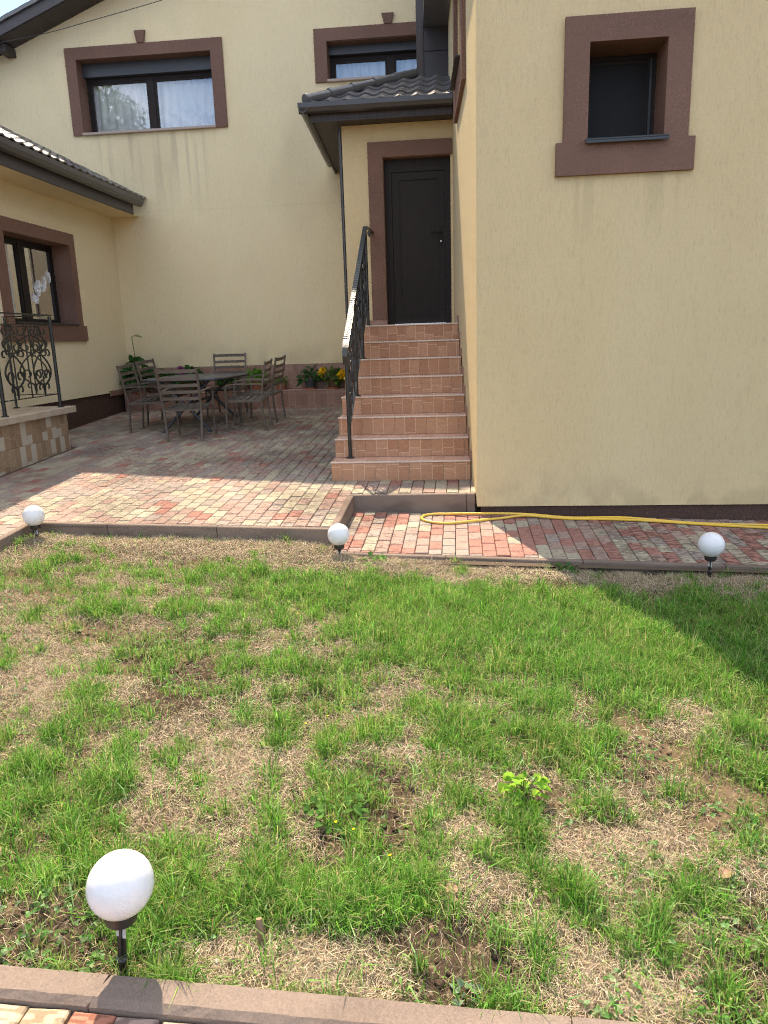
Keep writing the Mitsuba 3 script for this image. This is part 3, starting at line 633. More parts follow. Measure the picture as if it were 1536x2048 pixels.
# left slope tiles (seen only from aside)
for j in range(4):
    for i in range(15):
        m = wave_tile(0.2, 0.36, 0.03, 0.024, 9); v = np.array(m.vertices); d0 = 0.345*j
        w = np.stack([A[0]-0.0567*(0.2*i+v[:, 0])-0.03+(d0+v[:, 1])*cp-v[:, 2]*sp_, A[1]+0.2*i+v[:, 0], EZ-0.012+(d0+v[:, 1])*sp_+v[:, 2]*cp], 1)
        m = trimesh.Trimesh(w, m.faces, process=False)
        m = trimesh.intersections.slice_mesh_plane(m, (-1/math.sqrt(2), 1/math.sqrt(2), 0), (A[0]+0.03, A[1], 0), cap=False)
        m = trimesh.intersections.slice_mesh_plane(m, (0, -1, 0), (0, YW-0.02, 0), cap=False)
        if len(m.faces) > 2: obj('roof_tile', m, 'roof_tile', pr, smooth=40)
hip0 = np.array([A[0]-0.02, A[1]-0.02, EZ+0.055]); hip1 = apex+np.array([0, 0, 0.06])
for k in range(5):
    a, b = hip0+(hip1-hip0)*(k/5.0), hip0+(hip1-hip0)*((k+1)/5.0+0.02)
    obj('hip_tile', tube([a, a+(b-a)*0.12, a+(b-a)*0.13, b], [0.068, 0.068, 0.060, 0.054], 14), 'roof_tile', pr, smooth=50)
# rainwater pipe on the porch corner
dpk = obj('rainwater_pipe', tube([(PX-0.02, YP+0.03, 0.42), (PX-0.025, YP+0.02, 4.0), (PX-0.03, YP+0.0, 4.24)], 0.022, 10), 'gutter', None, smooth=50, label='thin dark rainwater pipe down the left corner of the entrance porch', cat='drainpipe')

# ---------------------------------------------------------------- stairs
st = thing('entrance_stairs', 'tiled entrance stairs climbing beside the wing to the dark door', 'stairs')
RI, TR, SY, SX = 0.1896, 0.281, 7.12, -1.25
PZ0 = patio_z(SY)
core = []
for k in range(8):
    y0 = SY+k*TR+0.012; y1 = YP+0.1
    core.append(bx(SX+0.01, wing_x(y1)+0.05, y0, y1, PZ0-0.2 if k == 0 else PZ0+k*RI-0.0095, PZ0+(k+1)*RI-0.010))
obj('core', cat_(core), 'grout', st)
TS = 0.3333
def tile_box(x0, x1, y0, y1, z0, z1, mode, phase, key, mat, gap=0.0016):
    """one tile; uv counted in tiles so the print runs on inside it"""
    m = bx(x0+gap, x1-gap, y0+(gap if mode == 'top' else 0), y1-(gap if mode == 'top' else 0), z0+(gap if mode != 'top' else 0), z1-(gap if mode != 'top' else 0), 0.0012)
    v = np.array(m.vertices)[m.faces].reshape(-1, 3); f = np.arange(len(v)).reshape(-1, 3)
    if mode == 'front': uv = np.stack([(v[:, 0]-phase[0])/TS, (v[:, 2]-phase[1])/TS], 1)
    elif mode == 'side': uv = np.stack([(v[:, 1]-phase[0])/TS, (v[:, 2]-phase[1])/TS], 1)
    else: uv = np.stack([(v[:, 0]-phase[0])/TS, (v[:, 1]-phase[1])/TS], 1)
    return obj(key[1], trimesh.Trimesh(v, f, process=False), mat, key[0], uv=uv)
offs = [0.10, 0.30, 0.24, 0.20, 0.17, 0.14, 0.33, 0.29]
for k in range(8):
    y = SY+k*TR; xr_ = wing_x(y+0.1)-0.004
    xs = [SX]+[SX+offs[k]*1.05+TS*i for i in range(6) if SX+offs[k]*1.05+TS*i < xr_-0.02]+[xr_]
    for i, (a, b) in enumerate(zip(xs[:-1], xs[1:])):
        tile_box(a, b, y, y+0.011, PZ0+k*RI+(0.0 if k else -0.01), PZ0+(k+1)*RI-0.011, 'front', (xs[1]+TS*37, 11*TS*(k+1)+PZ0+k*RI-0.07*(k % 3)), (st, 'riser_tile'), 'stair_tile')
        tile_box(a, b, y-0.008, (SY+(k+1)*TR if k < 7 else YP-0.002), PZ0+(k+1)*RI-0.0095, PZ0+(k+1)*RI, 'top', (xs[1]+TS*37, y-TS*(5+k)), (st, 'tread_tile'), 'tread_tile')
    obj('nosing_strip', bx(SX-0.004, xr_, y-0.0125, y-0.0085, PZ0+(k+1)*RI-0.013, PZ0+(k+1)*RI+0.0015), 'nosing', st)
    # skirting on the wing wall
    yy0, yy1 = y-0.02, y+TR-0.02
    zz = PZ0+(k+1)*RI
    obj('skirting_tile', slab(R((yy0-YB)/WD[1], (yy1-YB)/WD[1]-0.003, zz+0.001, zz+0.085), WO, WD, -WN, 0.001, 0.010), 'stair_tile_dull', st)

# railing generator: scroll panels between posts in the plane of a direction with slope
def scroll(c, r0, r1, a0, a1, n=26):
    a = np.linspace(a0, a1, n); r = np.linspace(r0, r1, n)
    return np.stack([c[0]+r*np.cos(a), c[1]+r*np.sin(a)], 1)
def scroll_panel(w, h):
    """2-D polylines of one ornament, width w, height h, made of mirrored S and C scrolls"""
    L = []
    for s in (1, -1):
        f = lambda P: np.stack([w/2+s*(P[:, 0]), P[:, 1]], 1)
        # big lower teardrop
        t = np.linspace(0, 1, 26)
        x = 0.36*w*np.sin(np.pi*t)**0.85*(0.75+0.35*(1-t)); z = h*(0.14+0.46*t)
        L.append(f(np.stack([x, z], 1)))
        # curls inside
        L.append(f(scroll((0.15*w, h*0.30), 0.15*w, 0.05*w, -0.5*np.pi, 1.5*np.pi)))
        # upper small loop
        x = 0.30*w*np.sin(np.pi*t); z = h*(0.60+0.28*t)
        L.append(f(np.stack([x, z], 1)))
        L.append(f(scroll((0.13*w, h*0.70), 0.13*w, 0.045*w, 0.5*np.pi, -1.4*np.pi)))
        # hooks at waist, foot and head
        L.append(f(scroll((0.30*w, h*0.60), 0.10*w, 0.04*w, np.pi, -0.6*np.pi)))
        L.append(f(np.vstack([[[0.0, h*0.02]], [[0.02*w, h*0.10]], scroll((0.13*w, h*0.12), 0.11*w, 0.04*w, np.pi, -0.3*np.pi, 16)])))
        L.append(f(np.vstack([[[0.05*w, h]], [[0.10*w, h*0.93]], scroll((0.22*w, h*0.92), 0.10*w, 0.04*w, np.pi, 2.3*np.pi, 16)])))
    return L
def rail_panel(key, o, d, slope, u0, u1, z0, z1, side, nb, th=0.0075):
    """ornaments between u0 and u1 along d; z measured above the sloping foot line"""
    W = (u1-u0)/nb
    P3 = lambda u, z: np.asarray(o)+np.asarray(d)*u+Zu*(z+slope*u)
    for b in range(nb):
        for q in scroll_panel(W, z1-z0):
            pts = np.array([P3(u0+b*W+a, z0+c) for a, c in q])
            obj('scroll', bar(pts, th, max(th, 0.014), side), 'wrought_iron', key, smooth=60)
        obj('baluster', bar(np.array([P3(u0+b*W+W/2, z0), P3(u0+b*W+W/2, z1)]), 0.012, 0.012, side), 'wrought_iron', key)
        if b: obj('baluster', bar(np.array([P3(u0+b*W, z0), P3(u0+b*W, z1)]), 0.012, 0.012, side), 'wrought_iron', key)
    obj('bottom_rail', bar(np.array([P3(u0, z0), P3(u1, z0)]), 0.010, 0.028, side), 'wrought_iron', key)
    obj('upper_rail', bar(np.array([P3(u0, z1), P3(u1, z1)]), 0.010, 0.028, side), 'wrought_iron', key)
def post(key, p, h, r=0.019):
    obj('post', tube([p, np.asarray(p)+Zu*h], r, 10), 'wrought_iron', key, smooth=50)
    obj('foot_plate', lathe([(0, 0.014), (0.030, 0.014), (0.046, 0.006), (0.048, 0), (0, 0)], 20, p), 'wrought_iron', key, smooth=40)
ra = thing('stair_railing', 'black wrought-iron railing with scrolls along the entrance stairs', 'railing')
SL = RI/TR; RXs = -1.09
def step_z(y): return PZ0+RI*(math.floor((y-SY+0.008)/TR)+1)
foot = lambda y: PZ0+RI+SL*(y-SY)              # line through the nosings
py = [7.345, 8.02, 8.665, 9.31]
for i, y in enumerate(py): post(ra, (RXs, y, step_z(y)), foot(y)+1.0-step_z(y)-0.02)
for a, b in zip(py[:-1], py[1:]):
    rail_panel(ra, (RXs, a, foot(a)), Y1, SL, 0.03, b-a-0.03, 0.14, 0.90, X1, 2)
top = np.array([(RXs, py[0]-0.06, foot(py[0])+0.78), (RXs, py[0]-0.095, foot(py[0])+0.86), (RXs, py[0]-0.07, foot(py[0])+0.94), (RXs, py[0]+0.0, foot(py[0])+1.0), (RXs, py[-1], foot(py[-1])+1.0), (RXs, YP-0.25, foot(py[-1])+1.03), (RXs, YP-0.01, foot(py[-1])+1.03)])
hm = bar(top, 0.014, 0.050, X1)
obj('handrail', hm, 'wrought_iron', ra, smooth=30)
xs_ = np.arange(0, 2.3, 0.03)     # hammered ribs of the handrail
ribs = [bx(RXs-0.0265, RXs+0.0265, y, y+0.012, foot(y)+1.006, foot(y)+1.0105+0.004, 0.0) for y in py[0]+0.03+xs_ if y < py[-1]]
obj('hammered_ribs', cat_(ribs), 'wrought_iron', ra, kind='stuff')
ros = lathe([(0, 0.02), (0.02, 0.02), (0.045, 0.012), (0.052, 0), (0, 0)], 20); ros.apply_transform(trimesh.transformations.rotation_matrix(math.pi/2, (1, 0, 0))); ros.apply_translation((RXs-0.015, YP-0.002, foot(py[-1])+1.03))
obj('wall_rosette', ros, 'wrought_iron', ra, smooth=40)

# ---------------------------------------------------------------- terrace at the left with railing
te = thing('side_terrace', 'raised tiled terrace with stone slab edge at the left of the patio', 'terrace')
TX = -5.05; TY1 = 9.17
obj('core', bx(XW-0.03, TX-0.012, 4.0, TY1-0.012, 0.0, 0.81), 'grout', te)
def side_tile(y0, y1, z0, z1, x, ph):
    m = bx(x-0.011, x, y0+.0016, y1-.0016, z0+.0016, z1-.0016, 0.0012)
    v = np.array(m.vertices)[m.faces].reshape(-1, 3)
    obj('face_tile', trimesh.Trimesh(v, np.arange(len(v)).reshape(-1, 3), process=False), 'terrace_tile', te, uv=np.stack([(v[:, 1]-ph)/TS+20, (v[:, 2]-0.53)/TS+20], 1))
y = TY1; i = 0
while y > 5.6:
    side_tile(max(5.5, y-(0.29 if i == 0 else TS)), y, 0.533, 0.812, TX, TY1-0.29)
    y -= 0.29 if i == 0 else TS; i += 1
y = TY1; i = 0
while y > 5.6:
    side_tile(max(5.5, y-(0.24 if i == 0 else TS)), y, 0.20, 0.532, TX, TY1-0.24)
    y -= 0.24 if i == 0 else TS; i += 1
for a, b in ((XW+0.02, -5.38), (-5.378, TX)):   # end face
    m = bx(a+.0016, b-.0016, TY1-0.011, TY1, 0.535, 0.81, .0012); obj('face_tile', m, 'terrace_slab', te)
    m = bx(a+.0016, b-.0016, TY1-0.011, TY1, 0.20, 0.532, .0012); obj('face_tile', m, 'terrace_slab', te)
y = 9.335; ln = [0.30]+[0.36]*12
for l in ln:
    obj('slab', bx(XW+0.003, -4.995, y-l+0.002, y-0.002, 0.812, 0.893, 0.006), 'terrace_slab', te); y -= l
tr_ = thing('terrace_railing', 'black wrought-iron railing with curled scrolls on the left terrace', 'railing')
TZ = 0.893
for y in (9.14, 7.93): post(tr_, (-5.10, y, TZ), 1.13, 0.022)
rail_panel(tr_, (-5.10, 7.93, TZ), Y1, 0, 0.03, 1.18, 0.17, 1.02, X1, 2, .015)
obj('handrail', bar(np.array([(-5.10, 6.6, TZ+1.145), (-5.10, 9.17, TZ+1.145)]), 0.014, 0.045, X1), 'wrought_iron', tr_)
rail_panel(tr_, (-5.10, 6.7, TZ), Y1, 0, 0.03, 1.20, 0.17, 1.02, X1, 2, .015)
post(tr_, (-5.70, 9.14, TZ), 1.13, 0.014)
rail_panel(tr_, (-5.70, 9.14, TZ), X1, 0, 0.03, 0.57, 0.17, 1.02, Y1, 1, .013)
obj('handrail', bar(np.array([(-5.72, 9.14, TZ+1.145), (-5.08, 9.14, TZ+1.145)]), 0.014, 0.045, Y1), 'wrought_iron', tr_)

# ---------------------------------------------------------------- ledge along the back wall
le = thing('tiled_ledge', 'low tiled ledge along the foot of the back wall carrying flower pots', 'ledge')
LZ1 = 0.83; XE = SX-0.2+0.02
obj('core', cat_([bx(XW+0.01, XE, YL+0.012, YW-0.001, 0.3, LZ1-0.011), bx(XW+0.01, XE, YW-0.012, YW-0.002, 0.82, 1.25)]), 'grout', le)
x = XE; i = 0
while x > XW+0.03:
    a = max(XW+0.02, x-(0.20 if i == 0 else TS))
    tile_box(a, x, YL, YL+0.011, 0.45, LZ1-0.012, 'front', (x-TS*30, 0.1-TS*20), (le, 'front_tile'), 'stair_tile_dull')
    x = a; i += 1
x = XE; i = 0
while x > XW+0.03:
    a = max(XW+0.02, x-(0.13 if i == 0 else TS))
    tile_box(a, x, YL-0.012, YW-0.013, LZ1-0.0105, LZ1, 'top', (x-TS*30, 12-TS*20), (le, 'top_tile'), 'tread_tile')
    x = a; i += 1
x = XE; i = 0
while x > XW+0.03:
    a = max(XW+0.02, x-(0.05 if i == 0 else TS))
    tile_box(a, x, YW-0.023, YW-0.0125, LZ1+0.002, 1.245, 'front', (x-TS*30, 0.8-TS*20), (le, 'back_tile'), 'stair_tile_dull')
    x = a; i += 1
obj('side_skirting', slab(R(11.9, YW-0.03, LZ1+0.002, LZ1+0.09), SO, Y1, X1, 0.001, 0.012), 'stair_tile_dull', le)

# ---------------------------------------------------------------- chairs and table
cat_cache = {}
def chair_parts():
    parts = []
    W = 0.25
    for s in (-1, 1):
        parts.append(('rear_leg', bar(np.array([(s*(W-.02), -0.285, 0.0), (s*(W-.012), -0.262, 0.20), (s*W, -0.250, 0.43), (s*(W+.008), -0.285, 0.66), (s*(W+.016), -0.345, 0.955)]), 0.026, 0.022, Y1), 'chair_metal'))
        parts.append(('front_leg', bar(np.array([(s*(W+.01), 0.265, 0.0), (s*(W+.004), 0.255, 0.22), (s*(W+.012), 0.235, 0.42), (s*(W+.03), 0.235, 0.58), (s*(W+.036), 0.215, 0.635), (s*(W+.036), 0.17, 0.655)]), 0.022, 0.024, Y1), 'chair_metal'))
        parts.append(('armrest', bar(np.array([(s*(W+.036), 0.25, 0.625), (s*(W+.038), 0.21, 0.652), (s*(W+.036), 0.08, 0.660), (s*(W+.022), -0.12, 0.655), (s*(W+.008), -0.285, 0.645)]), 0.012, 0.040, X1), 'chair_metal'))
        parts.append(('seat_rail', bar(np.array([(s*(W-.005), -0.25, 0.415), (s*(W-.005), 0.245, 0.425)]), 0.030, 0.018, X1), 'chair_metal'))
    for y, z in ((-0.25, 0.412), (0.245, 0.422)): parts.append(('cross_rail', bar(np.array([(-W+.01, y, z), (W-.01, y, z)]), 0.022, 0.018, Y1), 'chair_metal'))
    for k in range(5):
        z = 0.565+0.086*k+(0.014 if k == 4 else 0)
        yb = -0.255-0.032*max(0, (z-0.43))/0.23 if z < 0.66 else -0.285-0.06*(z-0.66)/0.295
        x = np.linspace(-W, W, 9)
        parts.append(('back_slat', bar(np.stack([x, yb-0.022*(1-(x/W)**2), 0*x+z], 1), 0.008, 0.040 if k < 4 else 0.045, Zu), 'chair_metal'))
    for k in range(5):
        x = -0.19+0.095*k; parts.append(('seat_strap', bar(np.array([(x, -0.25, 0.428), (x, 0.0, 0.420), (x, 0.25, 0.436), (x, 0.258, 0.415)]), 0.004, 0.05, X1), 'strap'))
    for k in range(5):
        y = -0.19+0.095*k; parts.append(('seat_strap', bar(np.array([(-W, y, 0.412), (-W+.01, y, 0.434), (0, y, 0.4255), (W-.01, y, 0.434), (W, y, 0.412)]), 0.004, 0.05, Y1), 'strap'))
    return [(n, mikit.ply(m, None, 30 if n == 'back_slat' else False), mt) for n, m, mt in parts]
CP = chair_parts()
CH = [(-3.60, 9.70, 2, 'brown slatted armchair nearest the camera, seen from behind at the near end of the table'),
      (-4.40, 10.42, -89, 'brown metal armchair at the left side of the table, nearer of the two'),
      (-4.42, 11.12, -95, 'brown metal armchair at the left side of the table, farther one by the corner plant'),
      (-3.72, 11.78, 180, 'brown metal armchair at the far end of the table, facing the camera'),
      (-2.99, 10.40, 94, 'brown metal armchair at the right side of the table, nearer of the two'),
      (-2.97, 11.10, 88, 'brown metal armchair at the right side of the table, farther one near the ledge')]
for x, y, a, l in CH:
    c = thing('garden_chair', l, 'chair', 'garden chairs round the patio table')
    tw = T().translate([x, y, patio_z(y)]).rotate([1, 0, 0], math.degrees(math.atan(0.05))).rotate([0, 0, 1], a)
    for n_, d_, mt in CP: obj(n_, d_, mt, c, tw=tw)
tb = thing('patio_table', 'dark grey metal dining table with clipped corners and crossed legs on the patio', 'table')
tz = 1.165; tx0, tx1, ty0, ty1 = -4.40, -3.27, 10.02, 11.62
c_ = 0.10
tp_ = Polygon([(tx0+c_, ty0), (tx1-c_, ty0), (tx1, ty0+c_), (tx1, ty1-c_), (tx1-c_, ty1), (tx0+c_, ty1), (tx0, ty1-c_), (tx0, ty0+c_)])
tm = trimesh.creation.extrude_polygon(tp_, 0.012, engine='earcut'); tm.apply_translation((0, 0, tz-0.012)); obj('tabletop', tm, 'table_metal', tb)
cs = np.array(tp_.exterior.coords)[:-1]; pts = []
for i in range(8):
    a, b = cs[i], cs[(i+1) % 8]; pts += [a+(b-a)*t for t in (0.08, 0.5, 0.92)]
obj('rim', tube([(p[0], p[1], tz-0.012) for p in pts], 0.019, 10, closed=True), 'table_metal', tb, smooth=60)
gz_ = lambda y: patio_z(y)
for yy in (10.22, 11.42):
    for s in (-1, 1):
        xm = (tx0+tx1)/2
        P = np.array([(xm+s*0.34, yy-0.05 if yy < 11 else yy+.05, gz_(yy)+0.01), (xm+s*0.06, yy, gz_(yy)+0.30), (xm-s*0.10, yy, gz_(yy)+0.46), (xm-s*0.36, yy, tz-0.03)])
        obj('leg', tube(P, 0.022, 10), 'table_metal', tb, smooth=60)
        obj('foot', bx(xm+s*0.34-0.03, xm+s*0.34+0.03, (yy-0.05 if yy < 11 else yy+.05)-0.03, (yy-0.05 if yy < 11 else yy+.05)+0.03, gz_(yy)-0.005, gz_(yy)+0.012, 0.004), 'table_metal', tb)
obj('stretcher', tube([((tx0+tx1)/2, 10.22, 0.80), ((tx0+tx1)/2, 11.42, 0.84)], 0.018, 8), 'table_metal', tb, smooth=60)
for s in (-1, 1): obj('brace', tube([((tx0+tx1)/2+s*0.36, 10.22, tz-0.03), ((tx0+tx1)/2+s*0.36, 11.42, tz-0.03)], 0.014, 8), 'table_metal', tb, smooth=60)

# ---------------------------------------------------------------- plants
def leaf_mesh(P, D, N, L, W, droop, colors, seg=4):
    """many leaves: base P, direction D, face normal N, length, width; returns mesh and colours"""
    P, D, N = (np.asarray(v, float) for v in (P, D, N)); n = len(P)
    D /= np.linalg.norm(D, axis=1, keepdims=True); S = np.cross(D, N); S /= np.linalg.norm(S, axis=1, keepdims=True)+1e-9; N = np.cross(S, D)
    prof = [(0, .12), (.25, .85), (.5, 1.0), (.78, .62), (1.0, .02)]
    V = []
    for t, w in prof:
        c = P+D*(L*t)[:, None]-np.array([0, 0, 1.0])*(droop*L*t*t)[:, None]
        V += [c-S*(W*w/2)[:, None]+N*(0.12*W*w)[:, None], c-N*(0.05*W)[:, None], c+S*(W*w/2)[:, None]+N*(0.12*W*w)[:, None]]
    V = np.stack(V, 1); k = V.shape[1]; F = []
    for r_ in range(len(prof)-1):
        for j in range(2):
            q = r_*3+j; F += [(q, q+1, q+4), (q, q+4, q+3)]
    F = np.array(F); FF = (np.arange(n)[:, None, None]*k+F[None]).reshape(-1, 3)
    return trimesh.Trimesh(V.reshape(-1, 3), FF, process=False), np.repeat(colors, k, 0)
def foliage(o, rx, rz, n, L, W, c0, c1, seed, up=0.35):
    r = np.random.default_rng(seed)
    d = r.normal(size=(n, 3)); d[:, 2] = np.abs(d[:, 2])*0.9+0.05; d /= np.linalg.norm(d, axis=1, keepdims=True)
    rad = r.uniform(0.25, 1.0, n)**0.6
    P = np.asarray(o)+d*rad[:, None]*np.array([rx, rx, rz])
    D = d*np.array([1, 1, 0.5])+r.normal(0, 0.35, (n, 3)); D[:, 2] += 0.05
    N = np.array([0, 0, 1.0])+r.normal(0, 0.45, (n, 3))+d*0.5
    t = r.random((n, 1)); col = np.array(c0)*(1-t)+np.array(c1)*t
    return leaf_mesh(P, D, N, L*r.uniform(.65, 1.2, n), W*r.uniform(.7, 1.15, n), r.uniform(.15, .6, n), col)
def stems(o, rx, rz, n, seed, rad=0.003):
    r = np.random.default_rng(seed); ms = []
    for i in range(n):
        a = r.uniform(0, 6.28); e = np.array([math.cos(a)*rx*r.uniform(.2, .8), math.sin(a)*rx*r.uniform(.2, .8), rz*r.uniform(.4, .9)])
        ms.append(tube([np.asarray(o), np.asarray(o)+e*[.35, .35, .5], np.asarray(o)+e], rad, 5))
    return cat_(ms)
def potted(name, label, x, y, z, r0, r1, h, mat, fr, fz, n, L, W, c0, c1, seed, saucer=True, flowers=None, cat='potted plant'):
    k = thing(name, label, cat)
    obj('pot', lathe([(0, 0.004), (r0, 0.004), (r1*0.97, h*0.86), (r1*0.98, h*0.86), (r1*1.06, h*0.87), (r1*1.06, h), (r1*0.98, h), (r1*0.94, h*0.88), (0, h*0.86)], 26, (x, y, z+0.008)), mat, k, smooth=35)
    obj('soil', lathe([(0, h*0.9), (r1*0.93, h*0.89)], 20, (x, y, z+0.008)), 'earth', k)
    if saucer: obj('saucer', lathe([(0, 0), (r0*1.25, 0), (r0*1.42, 0.028), (r0*1.36, 0.028), (r0*1.2, 0.007), (0, 0.007)], 26, (x, y, z+0.001)), 'terracotta', k, smooth=35)
    o = (x, y, z+h*0.9)
    obj('stem', stems(o, fr*0.8, fz, 9, seed), 'leaf', k, color=None) if False else None
    m, c = foliage(o, fr, fz, n, L, W, c0, c1, seed); obj('foliage', m, 'leaf', k, color=c)
    if flowers:
        fc, fl, fs = flowers
        rr = np.random.default_rng(seed+5)
        for (dx, dy, dz, rad) in fl:
            q = 46; d = rr.normal(size=(q, 3)); d /= np.linalg.norm(d, axis=1, keepdims=True)
            P = np.array([x+dx, y+dy, z+dz])+d*rad*0.55
            col = np.array(fc)[None]*rr.uniform(.75, 1.1, (q, 1))
            m, c = leaf_mesh(P, d+rr.normal(0, .3, (q, 3)), rr.normal(size=(q, 3)), np.full(q, fs), np.full(q, fs*.8), np.zeros(q), col); obj('flower', m, 'petal', k, color=c)
    return k
LT = LZ1
potted('potted_plant', 'bushy bright green plant in a large terracotta pot on the ledge behind the table', -3.43, 12.54, LT, .11, .135, .17, 'terracotta', .20, .20, 170, .085, .062, (.09, .22, .03), (.17, .36, .06), 1)
potted('potted_plant', 'small leafy plant in a small terracotta pot behind the farther right chair', -3.00, 12.54, LT, .06, .075, .11, 'terracotta', .12, .13, 70, .075, .035, (.09, .18, .04), (.15, .27, .07), 2)
potted('potted_plant', 'dark green plant in a charcoal grey pot on the ledge', -2.50, 12.55, LT, .075, .10, .15, 'grey_pot', .18, .24, 110, .11, .045, (.03, .095, .03), (.07, .17, .05), 3)
potted('potted_plant', 'yellow begonia in a brown pot on the ledge beside the stairs', -2.11, 12.55, LT, .075, .10, .14, 'brown_pot', .20, .21, 110, .12, .075, (.06, .13, .025), (.12, .21, .04), 4,
       flowers=((.80, .52, .02), [(0.20, -0.10, 0.25, .055), (0.17, -0.14, 0.21, .055), (0.235, -0.11, 0.20, .05), (-0.18, -.06, .26, .028), (-.15, -.1, .31, .022)], .055))
potted('potted_plant', 'dark leafy plant in a terracotta pot half hidden under the table edge', -3.95, 12.54, LT, .085, .105, .15, 'terracotta', .15, .14, 70, .11, .07, (.05, .12, .03), (.09, .19, .05), 5)
potted('potted_plant', 'purple hydrangea showing above the table top on the ledge', -4.60, 12.54, LT, .09, .11, .17, 'brown_pot', .20, .26, 100, .13, .085, (.035, .10, .03), (.08, .18, .05), 6,
       flowers=((.33, .07, .22), [(-0.13, -0.06, 0.39, .06), (-.09, -.08, .36, .05)], .035))
potted('potted_plant', 'low broad-leaved plant in a brown pot behind the farther left chair', -5.02, 12.53, LT, .09, .11, .17, 'brown_pot', .18, .22, 80, .14, .09, (.05, .11, .03), (.10, .19, .05), 9)
ck = potted('corner_plant', 'tall broad-leaved plant in the corner with one long thin stem above', -5.46, 12.46, LT, .10, .125, .18, 'brown_pot', .24, .42, 130, .17, .11, (.035, .10, .03), (.08, .17, .05), 7)
sx, sy, sz = -5.50, 12.42, LT+.2
obj('stem', tube([(sx, sy, sz), (sx+.02, sy, sz+.35), (sx-.005, sy, sz+.72), (sx+.0, sy, 1.80)], 0.007, 6), 'leaf', ck, color=np.full((4*6+2, 3), (.16, .17, .06)))
rr = np.random.default_rng(3)
P = [(sx, sy, 1.80), (sx+.02, sy, sz+.35), (sx, sy, sz+.34), (sx, sy, sz+.36), (sx, sy, sz+.3)]
D = [(1, -.1, .06), (1, -.2, .15), (-.9, -.2, .0), (.5, -.6, .4), (-.6, .1, .5)]
m, c = leaf_mesh(P, D, [(0, -.3, 1)]*5, np.array([.20, .24, .20, .18, .14]), np.array([.10, .13, .10, .11, .08]), np.array([.25, .3, .3, .1, .2]), np.array([(.30, .30, .12), (.07, .16, .05), (.07, .15, .05), (.08, .17, .05), (.09, .19, .05)]))
obj('upper_leaf', m, 'leaf', ck, color=c)
# orchid inside the left window
oc = thing('orchid', 'white orchid blossoms standing inside the left window', 'flower')
ob = np.array([XW-0.31, 10.66, 1.98])
obj('pot', lathe([(0, 0), (.05, 0), (.062, .11), (.055, .11), (0, .10)], 18, ob), 'room_beige', oc, smooth=35)
obj('stem', tube([ob+[0, 0, .1], ob+[0, -.02, .35], ob+[.03, .05, .56], ob+[.05, .12, .62]], .004, 6), 'wood_grey', oc, smooth=60)
rr = np.random.default_rng(12)
for i in range(15):
    q_ = rr.uniform(0, 1); c0 = ob+np.array([.02, -.20+.50*q_+rr.normal(0, .04), .36+.36*q_+rr.normal(0, .06)])
    th = rr.uniform(0, 6.28)+np.arange(5)*6.283/5
    Dp = np.stack([0*th+.35, np.cos(th), np.sin(th)], 1)
    m, c = leaf_mesh(np.repeat(c0[None], 5, 0), Dp, np.tile([1.0, 0, .1], (5, 1)), np.full(5, .072), np.full(5, .068), np.zeros(5), np.full((5, 3), .85)); obj('blossom', m, 'petal', oc, color=c)

# ---------------------------------------------------------------- globe lamps
def globe_lamp(x, y, z, h, label, rg=0.088, lean=(0, 0), sticker=False):
    k = thing('globe_lamp', label, 'garden lamp', 'white globe lamps standing round the lawn')
    tw = np.eye(4); ax = np.array([-lean[1], lean[0], 0.0]); a = np.hypot(*lean)
    Rm = trimesh.transformations.rotation_matrix(a, ax/np.linalg.norm(ax)) if a > 1e-6 else np.eye(4)
    Rm[:3, 3] = (x, y, z)
    def P(m): m.apply_transform(Rm); return m
    gc = h-rg
    sp = trimesh.creation.icosphere(4, rg); sp.apply_translation((0, 0, gc)); obj('globe', P(sp), 'globe_plastic', k, smooth=True)
    zc = gc-rg*0.90
    obj('collar', P(lathe([(0, zc-.042), (.013, zc-.042), (.027, zc-.038), (.039, zc-.028), (.0405, zc-.018), (.0415, zc+.016), (.036, zc+.017), (.034, zc), (0, zc-.002)], 30)), 'black_plastic', k, smooth=35)
    cross = cat_([bx(-.0115, .0115, -.002, .002, -.06, zc-.038), bx(-.002, .002, -.0115, .0115, -.06, zc-.038)])
    obj('stake', P(cross), 'black_plastic', k)
    st_ = bx(-.0150, .0150, -.0021, .0021, .0, .045, .001)
    obj('stake_joint', P(lathe([(0, .022), (.014, .022), (.016, .034), (.016, .044), (.010, .052), (0, .052)], 16)), 'black_plastic', k, smooth=35)
    if sticker: obj('paper_label', P(cat_([bx(.0035, .0125, -.0032, -.0024, zc-.085, zc-.045), bx(-.0125, -.0035, -.0032, -.0024, zc-.080, zc-.045)])), 'sticker', k)
globe_lamp(-0.872, 1.508, 0.05, 0.346, 'white globe lamp in the foreground lawn beside the near kerb', 0.081, (0.094, 0.0), True)
globe_lamp(-3.475, 5.60, 0.085, 0.294, 'white globe lamp at the far left corner of the lawn', 0.086, (-0.03, 0.0), True)
globe_lamp(-0.90, 5.30, 0.05, 0.235, 'white globe lamp at the kerb corner below the stairs', 0.084, (0, 0.0), True)
globe_lamp(1.742, 5.13, -0.075, 0.325, 'white globe lamp in the shade at the right end of the path', 0.088, (-0.01, 0.0), True)

